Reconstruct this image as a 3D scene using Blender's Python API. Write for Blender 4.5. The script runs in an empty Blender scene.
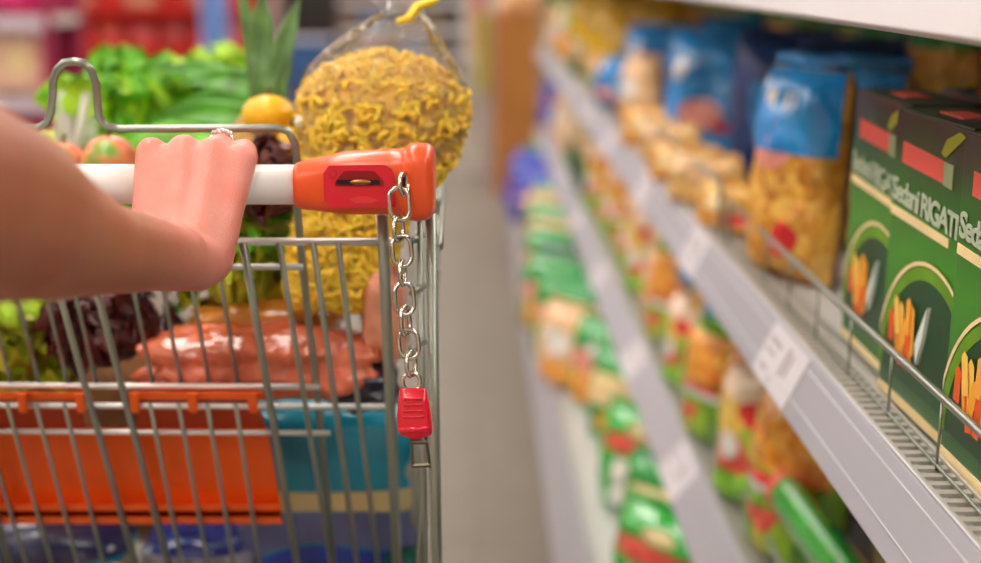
import bpy, math, random
from mathutils import Vector, Matrix, noise
random.seed(7)
S = bpy.context.scene
COL = S.collection
PI = math.pi
V = Vector

# ------------------------------------------------------------------ camera model
F = 1300.0
CAM = V((0, 0, 1.18))
PITCH = math.atan(313.5 / F)
YAW = math.atan(15.5 / F * math.cos(PITCH))
def ray(px, py):
    cx, cz = (px - 490.5) / F, -(py - 281.5) / F
    y = math.cos(PITCH) + cz * math.sin(PITCH)
    z = -math.sin(PITCH) + cz * math.cos(PITCH)
    return V((cx * math.cos(YAW) + y * math.sin(YAW), -cx * math.sin(YAW) + y * math.cos(YAW), z))
def at(px, py, d): return CAM + ray(px, py) * d
def atX(px, py, X):
    r = ray(px, py); return CAM + r * (X / r.x)
def atY(px, py, Y):
    r = ray(px, py); return CAM + r * (Y / r.y)
def onplane(px, py, p0, n):
    r = ray(px, py); return CAM + r * ((p0 - CAM).dot(n) / r.dot(n))

# ------------------------------------------------------------------ materials
MATS = {}
def srgb(r, g, b):
    f = lambda c: (c / 255 / 12.92) if c <= 10 else ((c / 255 + .055) / 1.055) ** 2.4
    return (f(r), f(g), f(b), 1)
def nodes(name):
    m = bpy.data.materials.new(name); m.use_nodes = True
    nt = m.node_tree
    return m, nt, nt.nodes['Principled BSDF']
def mat(name, c, rough=.5, metal=0, coat=0, bump=0, bscale=40, var=0, vscale=20, emit=None, strength=0, sss=0, spec=.5):
    if name in MATS: return MATS[name]
    m, nt, b = nodes(name)
    N, L = nt.nodes, nt.links
    c = srgb(*c)
    b.inputs['Base Color'].default_value = c
    b.inputs['Roughness'].default_value = rough
    b.inputs['Metallic'].default_value = metal
    b.inputs['Coat Weight'].default_value = coat
    b.inputs['Specular IOR Level'].default_value = spec
    if sss:
        b.inputs['Subsurface Weight'].default_value = sss
        b.inputs['Subsurface Radius'].default_value = (.9, .35, .2)
        b.inputs['Subsurface Scale'].default_value = .006
    tc = N.new('ShaderNodeTexCoord')
    if var:
        n = N.new('ShaderNodeTexNoise'); n.inputs['Scale'].default_value = vscale; n.inputs['Detail'].default_value = 3
        L.new(tc.outputs['Object'], n.inputs['Vector'])
        r = N.new('ShaderNodeValToRGB')
        r.color_ramp.elements[0].position = .3; r.color_ramp.elements[1].position = .7
        r.color_ramp.elements[0].color = [x * (1 - var) for x in c[:3]] + [1]
        r.color_ramp.elements[1].color = [min(1, x * (1 + var)) for x in c[:3]] + [1]
        L.new(n.outputs['Fac'], r.inputs['Fac']); L.new(r.outputs['Color'], b.inputs['Base Color'])
    if bump:
        n2 = N.new('ShaderNodeTexNoise'); n2.inputs['Scale'].default_value = bscale; n2.inputs['Detail'].default_value = 3
        L.new(tc.outputs['Object'], n2.inputs['Vector'])
        bp = N.new('ShaderNodeBump'); bp.inputs['Strength'].default_value = bump; bp.inputs['Distance'].default_value = .01
        L.new(n2.outputs['Fac'], bp.inputs['Height']); L.new(bp.outputs['Normal'], b.inputs['Normal'])
    if emit:
        b.inputs['Emission Color'].default_value = srgb(*emit); b.inputs['Emission Strength'].default_value = strength
    MATS[name] = m
    return m
def cells(name, stops, scale=60, rough=.35, coat=.5, bump=.6, stretch=(1, 1, 1)):
    """coloured pieces packed together: pasta, berries, printed pieces"""
    if name in MATS: return MATS[name]
    m, nt, b = nodes(name)
    N, L = nt.nodes, nt.links
    tc = N.new('ShaderNodeTexCoord'); mp = N.new('ShaderNodeMapping'); mp.inputs['Scale'].default_value = stretch
    v = N.new('ShaderNodeTexVoronoi'); v.inputs['Scale'].default_value = scale
    L.new(tc.outputs['Object'], mp.inputs['Vector']); L.new(mp.outputs['Vector'], v.inputs['Vector'])
    r = N.new('ShaderNodeValToRGB'); cr = r.color_ramp
    while len(cr.elements) < len(stops): cr.elements.new(.5)
    for e, (p, c) in zip(cr.elements, stops): e.position = p; e.color = srgb(*c)
    sep = N.new('ShaderNodeSeparateColor')
    L.new(v.outputs['Color'], sep.inputs['Color']); L.new(sep.outputs['Red'], r.inputs['Fac'])
    L.new(r.outputs['Color'], b.inputs['Base Color'])
    bp = N.new('ShaderNodeBump'); bp.inputs['Strength'].default_value = bump; bp.inputs['Distance'].default_value = .006
    bp.invert = True
    L.new(v.outputs['Distance'], bp.inputs['Height']); L.new(bp.outputs['Normal'], b.inputs['Normal'])
    b.inputs['Roughness'].default_value = rough; b.inputs['Coat Weight'].default_value = coat
    MATS[name] = m
    return m
def film(name, tint=(255, 255, 255), amount=.12, rough=.08, bump=.5, bscale=18, blend=.35):
    """thin clear plastic film: mostly see-through, glossy at a glance"""
    if name in MATS: return MATS[name]
    m, nt, b = nodes(name)
    N, L = nt.nodes, nt.links
    out = N['Material Output']
    tr = N.new('ShaderNodeBsdfTransparent'); tr.inputs['Color'].default_value = (.97, .97, .97, 1)
    b.inputs['Base Color'].default_value = srgb(*tint); b.inputs['Roughness'].default_value = .4
    gl = N.new('ShaderNodeBsdfGlossy'); gl.inputs['Roughness'].default_value = rough
    lw = N.new('ShaderNodeLayerWeight'); lw.inputs['Blend'].default_value = blend
    tc = N.new('ShaderNodeTexCoord'); n = N.new('ShaderNodeTexNoise'); n.inputs['Scale'].default_value = bscale; n.inputs['Detail'].default_value = 4; n.inputs['Distortion'].default_value = 1.2
    L.new(tc.outputs['Object'], n.inputs['Vector'])
    bp = N.new('ShaderNodeBump'); bp.inputs['Strength'].default_value = bump; bp.inputs['Distance'].default_value = .02
    L.new(n.outputs['Fac'], bp.inputs['Height'])
    for x in (gl, b, lw): L.new(bp.outputs['Normal'], x.inputs['Normal'])
    m1 = N.new('ShaderNodeMixShader'); m1.inputs['Fac'].default_value = amount
    L.new(tr.outputs[0], m1.inputs[1]); L.new(b.outputs[0], m1.inputs[2])
    m2 = N.new('ShaderNodeMixShader')
    L.new(lw.outputs['Fresnel'], m2.inputs['Fac']); L.new(m1.outputs[0], m2.inputs[1]); L.new(gl.outputs[0], m2.inputs[2])
    L.new(m2.outputs[0], out.inputs['Surface'])
    MATS[name] = m
    return m

chrome = mat('wire_zinc', (150, 155, 145), .32, .75)
chrome_lit = mat('wire_zinc_lit_copy', (225, 226, 224), .3, .35)  # top light on the cross bars painted in as a brighter zinc
chrome_d = mat('chain_steel', (205, 200, 190), .18, 1)
white_tube = mat('white_tube', (246, 244, 242), .3, coat=.4)
orange_pl = mat('orange_red_plastic', (240, 88, 38), .33, coat=.15)
orange_flap = mat('orange_plastic', (240, 94, 14), .4, var=.06, vscale=14)
red_pl = mat('red_plastic', (228, 12, 48), .25, coat=.4)
dark = mat('dark_slot', (20, 16, 16), .7)
coin_m = mat('coin_bronze', (170, 130, 80), .35, 1)
pasta_big = mat('pasta_golden', (255, 200, 52), .4, var=.1, vscale=60, sss=.4)
pasta_tex = cells('pasta_pieces', [(0, (205, 130, 30)), (.4, (235, 170, 60)), (.7, (246, 196, 90)), (1, (190, 110, 25))], 75)
pasta_tex2 = cells('pasta_pieces_pale', [(0, (205, 150, 70)), (.5, (238, 196, 120)), (1, (190, 130, 60))], 65)
pasta_or = cells('pasta_pieces_orange', [(0, (235, 130, 20)), (.4, (250, 165, 30)), (.8, (246, 196, 90)), (1, (220, 90, 20))], 70)
mixtex = cells('printed_mix', [(0, (60, 140, 30)), (.3, (150, 190, 40)), (.5, (240, 200, 90)), (.65, (225, 60, 40)), (.8, (250, 240, 225)), (1, (250, 160, 40))], 22, bump=.2)
clear = film('clear_film')
clear_big = film('clear_film_big', amount=.06, bump=1.0, bscale=14, blend=.16)
blue_f = mat('blue_film', (20, 145, 232), .2, coat=.6, bump=.9, bscale=22, var=.35, vscale=16)
blue_d = mat('dark_blue_film', (14, 60, 130), .3, coat=.4, bump=.8, bscale=20, var=.3)
navy_f = mat('navy_film', (28, 50, 190), .3, coat=.4, bump=.8, bscale=24, var=.4, vscale=30)
green_f = mat('green_film', (0, 160, 60), .2, coat=.7, bump=.7, bscale=16, var=.3, vscale=12)
green_b = mat('bright_green_film', (20, 175, 50), .2, coat=.7, bump=.6, bscale=16, var=.2)
green_dk = mat('dark_green_film', (10, 90, 55), .3, coat=.5, bump=.6, bscale=18, var=.3)
lime_f = mat('lime_film', (125, 190, 40), .25, coat=.6, bump=.7, bscale=20, var=.35, vscale=22)
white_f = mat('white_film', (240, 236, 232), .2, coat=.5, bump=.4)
pink_f = mat('pink_print', (238, 150, 135), .35, coat=.4, var=.25, vscale=40)
red_f = mat('red_print', (222, 36, 44), .3, coat=.4)
salmon_f = mat('salmon_print', (235, 92, 80), .4)
cream_f = mat('cream_print', (240, 214, 160), .4, var=.1)
yellow_f = mat('yellow_film', (214, 170, 10), .3, coat=.4, bump=.6, bscale=20, var=.3, vscale=14)
peach_f = mat('peach_film', (235, 190, 140), .3, coat=.4, bump=.6, bscale=20, var=.25)
rail_m = mat('grey_rail', (172, 171, 182), .42, var=.02, vscale=5)
rail_w = mat('pale_rail', (204, 199, 206), .42)
deck_m = mat('shelf_metal', (196, 194, 190), .45, bump=.03)
back_m = mat('shelf_back_dark', (44, 40, 38), .7, var=.2)
tag_m = mat('label_paper', (222, 218, 226), .4)
ink = mat('label_ink', (176, 164, 176), .6)

# ------------------------------------------------------------------ mesh helper
class MB:
    def __init__(self): self.v = []; self.f = []; self.mi = []; self.m = 0
    def add(self, vs, fs):
        k = len(self.v); self.v += [V(p) for p in vs]
        for f in fs: self.f.append([i + k for i in f]); self.mi.append(self.m)
    def box(self, x0, y0, z0, x1, y1, z1):
        self.add([(x0, y0, z0), (x1, y0, z0), (x1, y1, z0), (x0, y1, z0), (x0, y0, z1), (x1, y0, z1), (x1, y1, z1), (x0, y1, z1)],
                 [(0, 3, 2, 1), (4, 5, 6, 7), (0, 1, 5, 4), (1, 2, 6, 5), (2, 3, 7, 6), (3, 0, 4, 7)]); return self
    def tube(self, pts, r, n=8, closed=False, caps=True, flat=None):
        pts = [V(p) for p in pts]; m = len(pts)
        rs = r if isinstance(r, (list, tuple)) else [r] * m
        up = None; vs = []
        for i, p in enumerate(pts):
            if closed: t = pts[(i + 1) % m] - pts[i - 1]
            else: t = pts[min(i + 1, m - 1)] - pts[max(i - 1, 0)]
            t.normalize()
            if up is None:
                up = V((0, 0, 1)) if abs(t.z) < .9 else V((1, 0, 0))
                if flat: up = V(flat)
            a = (up - t * up.dot(t)).normalized(); b = t.cross(a); up = a
            rr = rs[i]; ra, rb = rr if isinstance(rr, (list, tuple)) else (rr, rr)
            for k in range(n):
                q = 2 * PI * k / n
                vs.append(p + a * math.cos(q) * ra + b * math.sin(q) * rb)
        fs = []
        for i in range(m if closed else m - 1):
            j = (i + 1) % m
            for k in range(n):
                l = (k + 1) % n
                fs.append((i * n + k, i * n + l, j * n + l, j * n + k))
        if caps and not closed:
            fs.append(tuple(range(n))[::-1]); fs.append(tuple(range((m - 1) * n, m * n)))
        self.add(vs, fs); return self
    def ell(self, c, rx, ry, rz, nu=16, nv=10, fn=None):
        c = V(c); vs = []; fs = []
        for j in range(nv + 1):
            th = PI * j / nv
            for i in range(nu):
                ph = 2 * PI * i / nu
                d = V((math.sin(th) * math.cos(ph), math.sin(th) * math.sin(ph), math.cos(th)))
                k = fn(d) if fn else 1
                vs.append(c + V((d.x * rx, d.y * ry, d.z * rz)) * k)
        for j in range(nv):
            for i in range(nu):
                l = (i + 1) % nu
                fs.append((j * nu + i, (j + 1) * nu + i, (j + 1) * nu + l, j * nu + l))
        self.add(vs, fs); return self
    def loft(self, rings, caps=True):
        n = len(rings[0]); vs = [p for r in rings for p in r]; fs = []
        for i in range(len(rings) - 1):
            for k in range(n):
                l = (k + 1) % n
                fs.append((i * n + k, i * n + l, (i + 1) * n + l, (i + 1) * n + k))
        if caps: fs.append(tuple(range(n))[::-1]); fs.append(tuple(range((len(rings) - 1) * n, len(rings) * n)))
        self.add(vs, fs); return self
    def grid(self, fn, nu, nv):
        vs = [fn(i / nu, j / nv) for j in range(nv + 1) for i in range(nu + 1)]
        fs = [(j * (nu + 1) + i, j * (nu + 1) + i + 1, (j + 1) * (nu + 1) + i + 1, (j + 1) * (nu + 1) + i) for j in range(nv) for i in range(nu)]
        self.add(vs, fs); return self
    def build(self, name, mats, parent=None, smooth=True, world=False, bevel=0, weld=False, sub=0, solid=0):
        me = bpy.data.meshes.new(name)
        off = parent.location if (parent and world) else V((0, 0, 0))
        me.from_pydata([tuple(p - off) for p in self.v], [], self.f)
        if not isinstance(mats, (list, tuple)): mats = [mats]
        for m in mats: me.materials.append(m)
        me.polygons.foreach_set('material_index', self.mi)
        me.polygons.foreach_set('use_smooth', [smooth] * len(self.f))
        me.update()
        o = bpy.data.objects.new(name, me); COL.objects.link(o)
        if parent: o.parent = parent
        if weld: o.modifiers.new('w', 'WELD').merge_threshold = 1e-5
        if solid: s = o.modifiers.new('s', 'SOLIDIFY'); s.thickness = solid
        if sub: s = o.modifiers.new('s', 'SUBSURF'); s.levels = sub; s.render_levels = sub
        if bevel: s = o.modifiers.new('b', 'BEVEL'); s.width = bevel; s.segments = 3; s.limit_method = 'ANGLE'
        return o
def tag(o, label, cat, group=None, kind=None):
    o['label'] = label; o['category'] = cat
    if group: o['group'] = group
    if kind: o['kind'] = kind
    return o
def thing(name, label, cat, loc=(0, 0, 0), rz=0, group=None, rx=0, ry=0):
    o = bpy.data.objects.new(name, None); COL.objects.link(o); o.empty_display_size = .05
    o.location = V(loc); o.rotation_euler = (rx, ry, rz)
    return tag(o, label, cat, group)
def struct(o): o['kind'] = 'structure'; return o
def dup(o, parent=None):
    c = o.copy(); COL.objects.link(c)
    if parent: c.parent = parent
    for ch in list(o.children): dup(ch, c)
    return c
def nz(p, s=1.0): return noise.noise(V(p) * s)

ORD = ['first', 'second', 'third', 'fourth', 'fifth', 'sixth', 'seventh', 'eighth', 'ninth', 'tenth', 'eleventh', 'twelfth', 'thirteenth', 'fourteenth', 'fifteenth',
       'sixteenth', 'seventeenth', 'eighteenth', 'nineteenth', 'twentieth', 'twenty-first', 'twenty-second', 'twenty-third', 'twenty-fourth', 'twenty-fifth',
       'twenty-sixth', 'twenty-seventh', 'twenty-eighth', 'twenty-ninth', 'thirtieth']

# ------------------------------------------------------------------ the setting
def floor_mat():
    m, nt, b = nodes('floor_tiles'); N, L = nt.nodes, nt.links
    tc = N.new('ShaderNodeTexCoord')
    br = N.new('ShaderNodeTexBrick'); br.offset = 0; br.inputs['Scale'].default_value = 1
    br.inputs['Brick Width'].default_value = .4; br.inputs['Row Height'].default_value = .4; br.inputs['Mortar Size'].default_value = .004
    br.inputs['Color1'].default_value = srgb(126, 116, 105); br.inputs['Color2'].default_value = srgb(122, 111, 101); br.inputs['Mortar'].default_value = srgb(114, 103, 92)
    L.new(tc.outputs['Object'], br.inputs['Vector'])
    n = N.new('ShaderNodeTexNoise'); n.inputs['Scale'].default_value = 14; n.inputs['Detail'].default_value = 5
    L.new(tc.outputs['Object'], n.inputs['Vector'])
    mx = N.new('ShaderNodeMix'); mx.data_type = 'RGBA'; mx.blend_type = 'OVERLAY'; mx.inputs['Factor'].default_value = .25
    L.new(br.outputs['Color'], mx.inputs['A']); L.new(n.outputs['Fac'], mx.inputs['B']); L.new(mx.outputs['Result'], b.inputs['Base Color'])
    b.inputs['Roughness'].default_value = .45
    return m
struct(MB().box(-7, -3, -.1, 5, 16, 0).build('floor', floor_mat(), smooth=False))
struct(MB().box(-7, -3, 3.4, 5, 16, 3.5).build('ceiling', mat('ceiling_white', (225, 222, 215), .8), smooth=False))
wm = mat('wall_cream', (196, 180, 160), .8)
struct(MB().box(-7, 16, 0, 5, 16.1, 3.5).build('wall_back', wm, smooth=False))
struct(MB().box(5, -3, 0, 5.1, 16.1, 3.5).build('wall_right', wm, smooth=False))
struct(MB().box(-7.1, -3, 0, -7, 16.1, 3.5).build('wall_left', wm, smooth=False))
struct(MB().box(-7.1, -3.1, 0, 5.1, -3, 3.5).build('wall_front', wm, smooth=False))

# ceiling lamps
lamp_h = mat('lamp_housing', (220, 220, 220), .5)
lamp_e = mat('lamp_diffuser', (255, 255, 255), .5, emit=(255, 248, 238), strength=16)
lp = None; li = 0
for x in (-5.3, -3.1, -.85, 1.9, 4.0):
    for y in (-1.5, 1.6, 4.7, 7.8, 10.9, 14.0):
        if lp is None:
            lp = thing('ceiling_lamp', 'x', 'ceiling lamp', (x, y, 3.4))
            MB().box(-.19, -1.3, -.08, .19, 1.3, -.0).build('housing', lamp_h, lp, False)
            MB().box(-.17, -1.27, -.086, .17, 1.27, -.081).build('diffuser', lamp_e, lp, False)
            o = lp
        else: o = dup(lp); o.location = (x, y, 3.4)
        o['label'] = 'long white ceiling lamp above the shop floor, out of view over the aisles'
        o['group'] = 'ceiling lamps'
        li += 1

# ------------------------------------------------------------------ gondola on the right
YE, YN = 6.3, -.6     # far end, near end
def rail(name, pts, label, y0=YN, y1=YE, m=rail_m):
    """a sloping price rail: profile pts in XZ run along Y, split in 1.0 m units"""
    mb = MB()
    n = len(pts)
    mb.add([(p[0], y0, p[1]) for p in pts] + [(p[0], y1, p[1]) for p in pts],
           [tuple(range(n))[::-1], tuple(range(n, 2 * n))] + [(i, (i + 1) % n, n + (i + 1) % n, n + i) for i in range(n)])
    o = mb.build(name, m, smooth=False, bevel=.002)
    return o
gond = thing('store_shelf_unit', 'long grey metal shelf unit stocked with pasta along right side of aisle', 'shelving', (.45, 2.4, 0))
def gp(mb, name, m, **k): return mb.build(name, m, gond, world=True, smooth=False, **k)
def prof(pts, y0=YN, y1=YE):
    mb = MB(); n = len(pts)
    mb.add([(p[0], y0, p[1]) for p in pts] + [(p[0], y1, p[1]) for p in pts],
           [tuple(range(n)), tuple(range(n, 2 * n))[::-1]] + [(i, n + i, n + (i + 1) % n, (i + 1) % n) for i in range(n)])
    return mb
BX = .86
# back panel, uprights
gp(MB().box(BX, YN, 0, BX + .04, YE, 1.9), 'back_panel', back_m)
for y in (YN, .4, 1.65, 2.9, 4.15, 5.4, 6.2):
    gp(MB().box(BX - .03, y, 0, BX - .001, y + .04, 1.9), 'upright', mat('upright_grey', (120, 118, 116), .5))
# decks
gp(MB().box(0.345, YN, 0.7912, BX - .03, YE, 0.8212), 'shelf_board', deck_m)
gp(MB().box(0.3565, YN, 0.42090000000000005, BX - .03, YE, 0.4509), 'shelf_board', deck_m)
gp(MB().box(.19, YN, .12, BX - .03, YE, .175), 'shelf_board', mat('base_deck', (214, 212, 212), .4))
gp(MB().box(0.3162, YN, 1.1455, BX - .03, YE, 1.1755), 'shelf_board', deck_m)
# price rails
U = ((0.2875, 0.7729), (0.3134, 0.8258)); M_ = ((0.2875, 0.4072), (0.33, 0.4578)); B_ = ((.150, .045), (.183, .190)); T_ = ((0.2875, 1.1398), (0.3082, 1.1938))  # decks and rails above the base were scaled up about the camera
def rail_prof(a, w=.012): return [a[0], a[1], (a[1][0] + w, a[1][1]), (a[1][0] + w, a[0][1] - .004), (a[0][0] + .007, a[0][1] - .004)]
gp(prof(rail_prof(U)), 'price_rail', rail_m, bevel=.0015)
gp(prof(rail_prof(M_)), 'price_rail', rail_m, bevel=.0015)
gp(prof(rail_prof(B_)), 'price_rail', rail_m, bevel=.0015)
gp(prof(rail_prof(T_)), 'price_rail', rail_w, bevel=.0015)
gp(MB().box(.165, YN, 0, .20, YE, .045), 'kick_plate', mat('kick_grey', (150, 146, 146), .5))
# thin bead lines running along the rails
for (x, z, r) in ((0.3145, 0.8275, .0018), (0.2938, 0.7884, .0009), (0.3082, 0.816, .0009), (0.3312, 0.4607, .0018)):
    gp(MB().tube([(x, YN, z), (x, YE, z)], r, 6), 'rail_bead', mat('bead', (188, 187, 196), .35))
# slotted strips behind the rails (light ribs over a dark channel)
for (x0, x1, z) in ((0.3157, 0.3433, 0.8252), (0.3318, 0.3686, 0.4567)):
    mb = MB(); mb.box(x0, YN, z - .004, x1, YE, z - .002)
    gp(mb, 'slot_channel', dark)
    mb = MB(); y = .3
    while y < YE:
        mb.box(x0 + .002, y, z - .002, x1 - .002, y + .0072, z + .003); y += .0152
    mb.box(x0 - .0015, YN, z - .003, x0 + .0015, YE, z + .004); mb.box(x1 - .001, YN, z - .003, x1 + .0015, YE, z + .004)
    gp(mb, 'slotted_strip', mat('slot_ribs', (205, 201, 193), .35, .3))
# end panel at the far end
gp(MB().box(.30, YE, 0, BX + .04, YE + .03, 1.9), 'end_panel', mat('end_panel', (170, 150, 120), .6))

# wire product guards along the upper shelf
def guard(y0, y1, z1, label, x=0.3312, zb=0.8281):
    g = thing('wire_guard', label, 'wire guard', (x, (y0 + y1) / 2, zb), group='wire guards on the upper shelf')
    mb = MB()
    c = .012
    pts = [(x, y0, zb), (x, y0, z1 - c), (x, y0 + .3 * c, z1 - .3 * c), (x, y0 + c, z1), (x, y1 - c, z1), (x, y1 - .3 * c, z1 - .3 * c), (x, y1, z1 - c), (x, y1, zb)]
    mb.tube(pts, .0031, 8).build('frame_wire', chrome, g, world=True)
    mb = MB()
    mb.tube([(x, y0, zb + .004), (x, y1, zb + .004)], .0014, 6)
    mb.build('lower_wire', chrome, g, world=True)
    n = int((y1 - y0) / .11); 
    for i in range(1, n):
        y = y0 + (y1 - y0) * i / n
        MB().tube([(x, y, zb), (x, y, z1)], .0011, 6).build('upright_wire', chrome, g, world=True)
    return g
guard(.42, 1.67, 0.8833, 'chrome wire guard in front of the green boxes on upper shelf')
guard(1.73, 2.3575, 0.8983, 'chrome wire guard in front of yellow pasta packs, middle of upper shelf')
guard(2.415, 3.68, 0.8925, 'chrome wire guard farther along upper shelf beyond the blue bags')
guard(1.035, 2.415, 0.4958, 'chrome wire guard on middle shelf below the blue bags', x=0.3588, zb=0.459)

# price labels, lying on the sloping faces
def price_label(y, lo, hi, wid, label, rows=3):
    lo, hi = V((lo[0], 0, lo[1])), V((hi[0], 0, hi[1]))
    up = (hi - lo); n = V((-up.z, 0, up.x)).normalized()
    g = thing('price_label', label, 'price label', (lo.x, y, lo.z), group='price labels on the shelf rails')
    def P(a, b, k): p = lo + up * b + n * k; return V((p.x, y + wid * (.5 - a), p.z))
    def slab(a0, a1, b0, b1, k0, k1):
        m = MB(); m.add([P(a0, b0, k0), P(a1, b0, k0), P(a1, b1, k0), P(a0, b1, k0), P(a0, b0, k1), P(a1, b0, k1), P(a1, b1, k1), P(a0, b1, k1)],
                        [(0, 3, 2, 1), (4, 5, 6, 7), (0, 1, 5, 4), (1, 2, 6, 5), (2, 3, 7, 6), (3, 0, 4, 7)]); return m
    slab(0, 1, .03, .97, .0005, .0016).build('paper', tag_m, g, False, world=True)
    mb = MB()
    for (a0, a1, b0, b1) in ((.55, .62, .35, .85), (.66, .72, .4, .8), (.08, .4, .68, .76), (.08, .34, .5, .56), (.12, .3, .2, .27), (.4, .5, .15, .2)):
        s = slab(a0, a1, b0, b1, .0016, .0019); mb.add(s.v, s.f)
    mb.build('printed_marks', ink, g, False, world=True)
price_label(1.2247, *U, 0.138, 'largest white price label on upper rail, beside the green boxes')
price_label(1.748, *U, 0.115, 'white price label on upper rail, second from the camera')
price_label(2.277, *U, 0.115, 'white price label on upper rail, third from the camera')
for i, y in enumerate((2.9, 3.5, 4.2, 4.9)): price_label(y, *U, .115, 'white price label on upper rail, %s from the camera' % ORD[3 + i])
for i, y in enumerate((1.86, 2.44, 3.16, 3.9, 4.7)): price_label(y, *M_, .135, 'white price label on middle rail, %s from the camera' % ORD[i])

# ------------------------------------------------------------------ pouches of pasta
def make_pouch(name, w, h, t, pouch_mat, patches=(), seed=1, crimp=True, nu=18, nv=22, wob=.1):
    """local: x across the front, -y the front, z up"""
    root = bpy.data.objects.new(name, None); COL.objects.link(root)
    def sp(u, v, side, off=0):       # u,v in -1..1
        a = max(0, 1 - abs(u) ** 2.6) ** .6; b = max(0, 1 - abs(v) ** 7) ** .7
        nse = 1 + wob * 2 * nz((u * 1.6 + seed * 7, v * 1.9, side * 3 + seed))
        d = t / 2 * a * b * nse
        neck = 1 - .06 * max(0, v) ** 3 - .03 * abs(v) + .05 * nz((v * 3, side, seed)) * (abs(u))
        x = u * w / 2 * neck
        z = (v + 1) / 2 * h
        crump = .006 * nz((u * 4, v * 4, seed * 3 + side)) * a
        return V((x, -side * (d + crump * (t / .06) + off * (1 if a * b > .05 else .3)), z))
    mb = MB()
    for side in (1, -1):
        mb.grid(lambda a, b, s=side: sp((2 * a - 1) * s, 2 * b - 1, s), nu, nv)
    mb.build('pouch', pouch_mat, root, weld=True)
    if crimp:
        c = MB()
        def fin(a, b):
            u = 2 * a - 1
            return V((u * w / 2 * .87, .003 * math.sin(a * 60) + .006 * nz((a * 5, seed, b)), h * (.995 + .075 * b) + .004 * nz((a * 4, seed, 2))))
        c.grid(fin, 40, 2); c.build('top_seal', pouch_mat if not patches or not patches[0][0] == 'header' else patches[0][1], root, solid=.0008)
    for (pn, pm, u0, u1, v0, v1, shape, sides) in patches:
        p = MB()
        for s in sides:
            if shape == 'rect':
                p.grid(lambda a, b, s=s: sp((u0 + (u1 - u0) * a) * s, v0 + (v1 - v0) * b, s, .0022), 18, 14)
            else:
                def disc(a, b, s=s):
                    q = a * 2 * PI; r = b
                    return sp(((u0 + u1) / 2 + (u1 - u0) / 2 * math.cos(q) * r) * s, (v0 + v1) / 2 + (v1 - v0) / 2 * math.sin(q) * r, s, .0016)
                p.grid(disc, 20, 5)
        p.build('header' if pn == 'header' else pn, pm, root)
    return root
FB = (1, -1)
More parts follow.
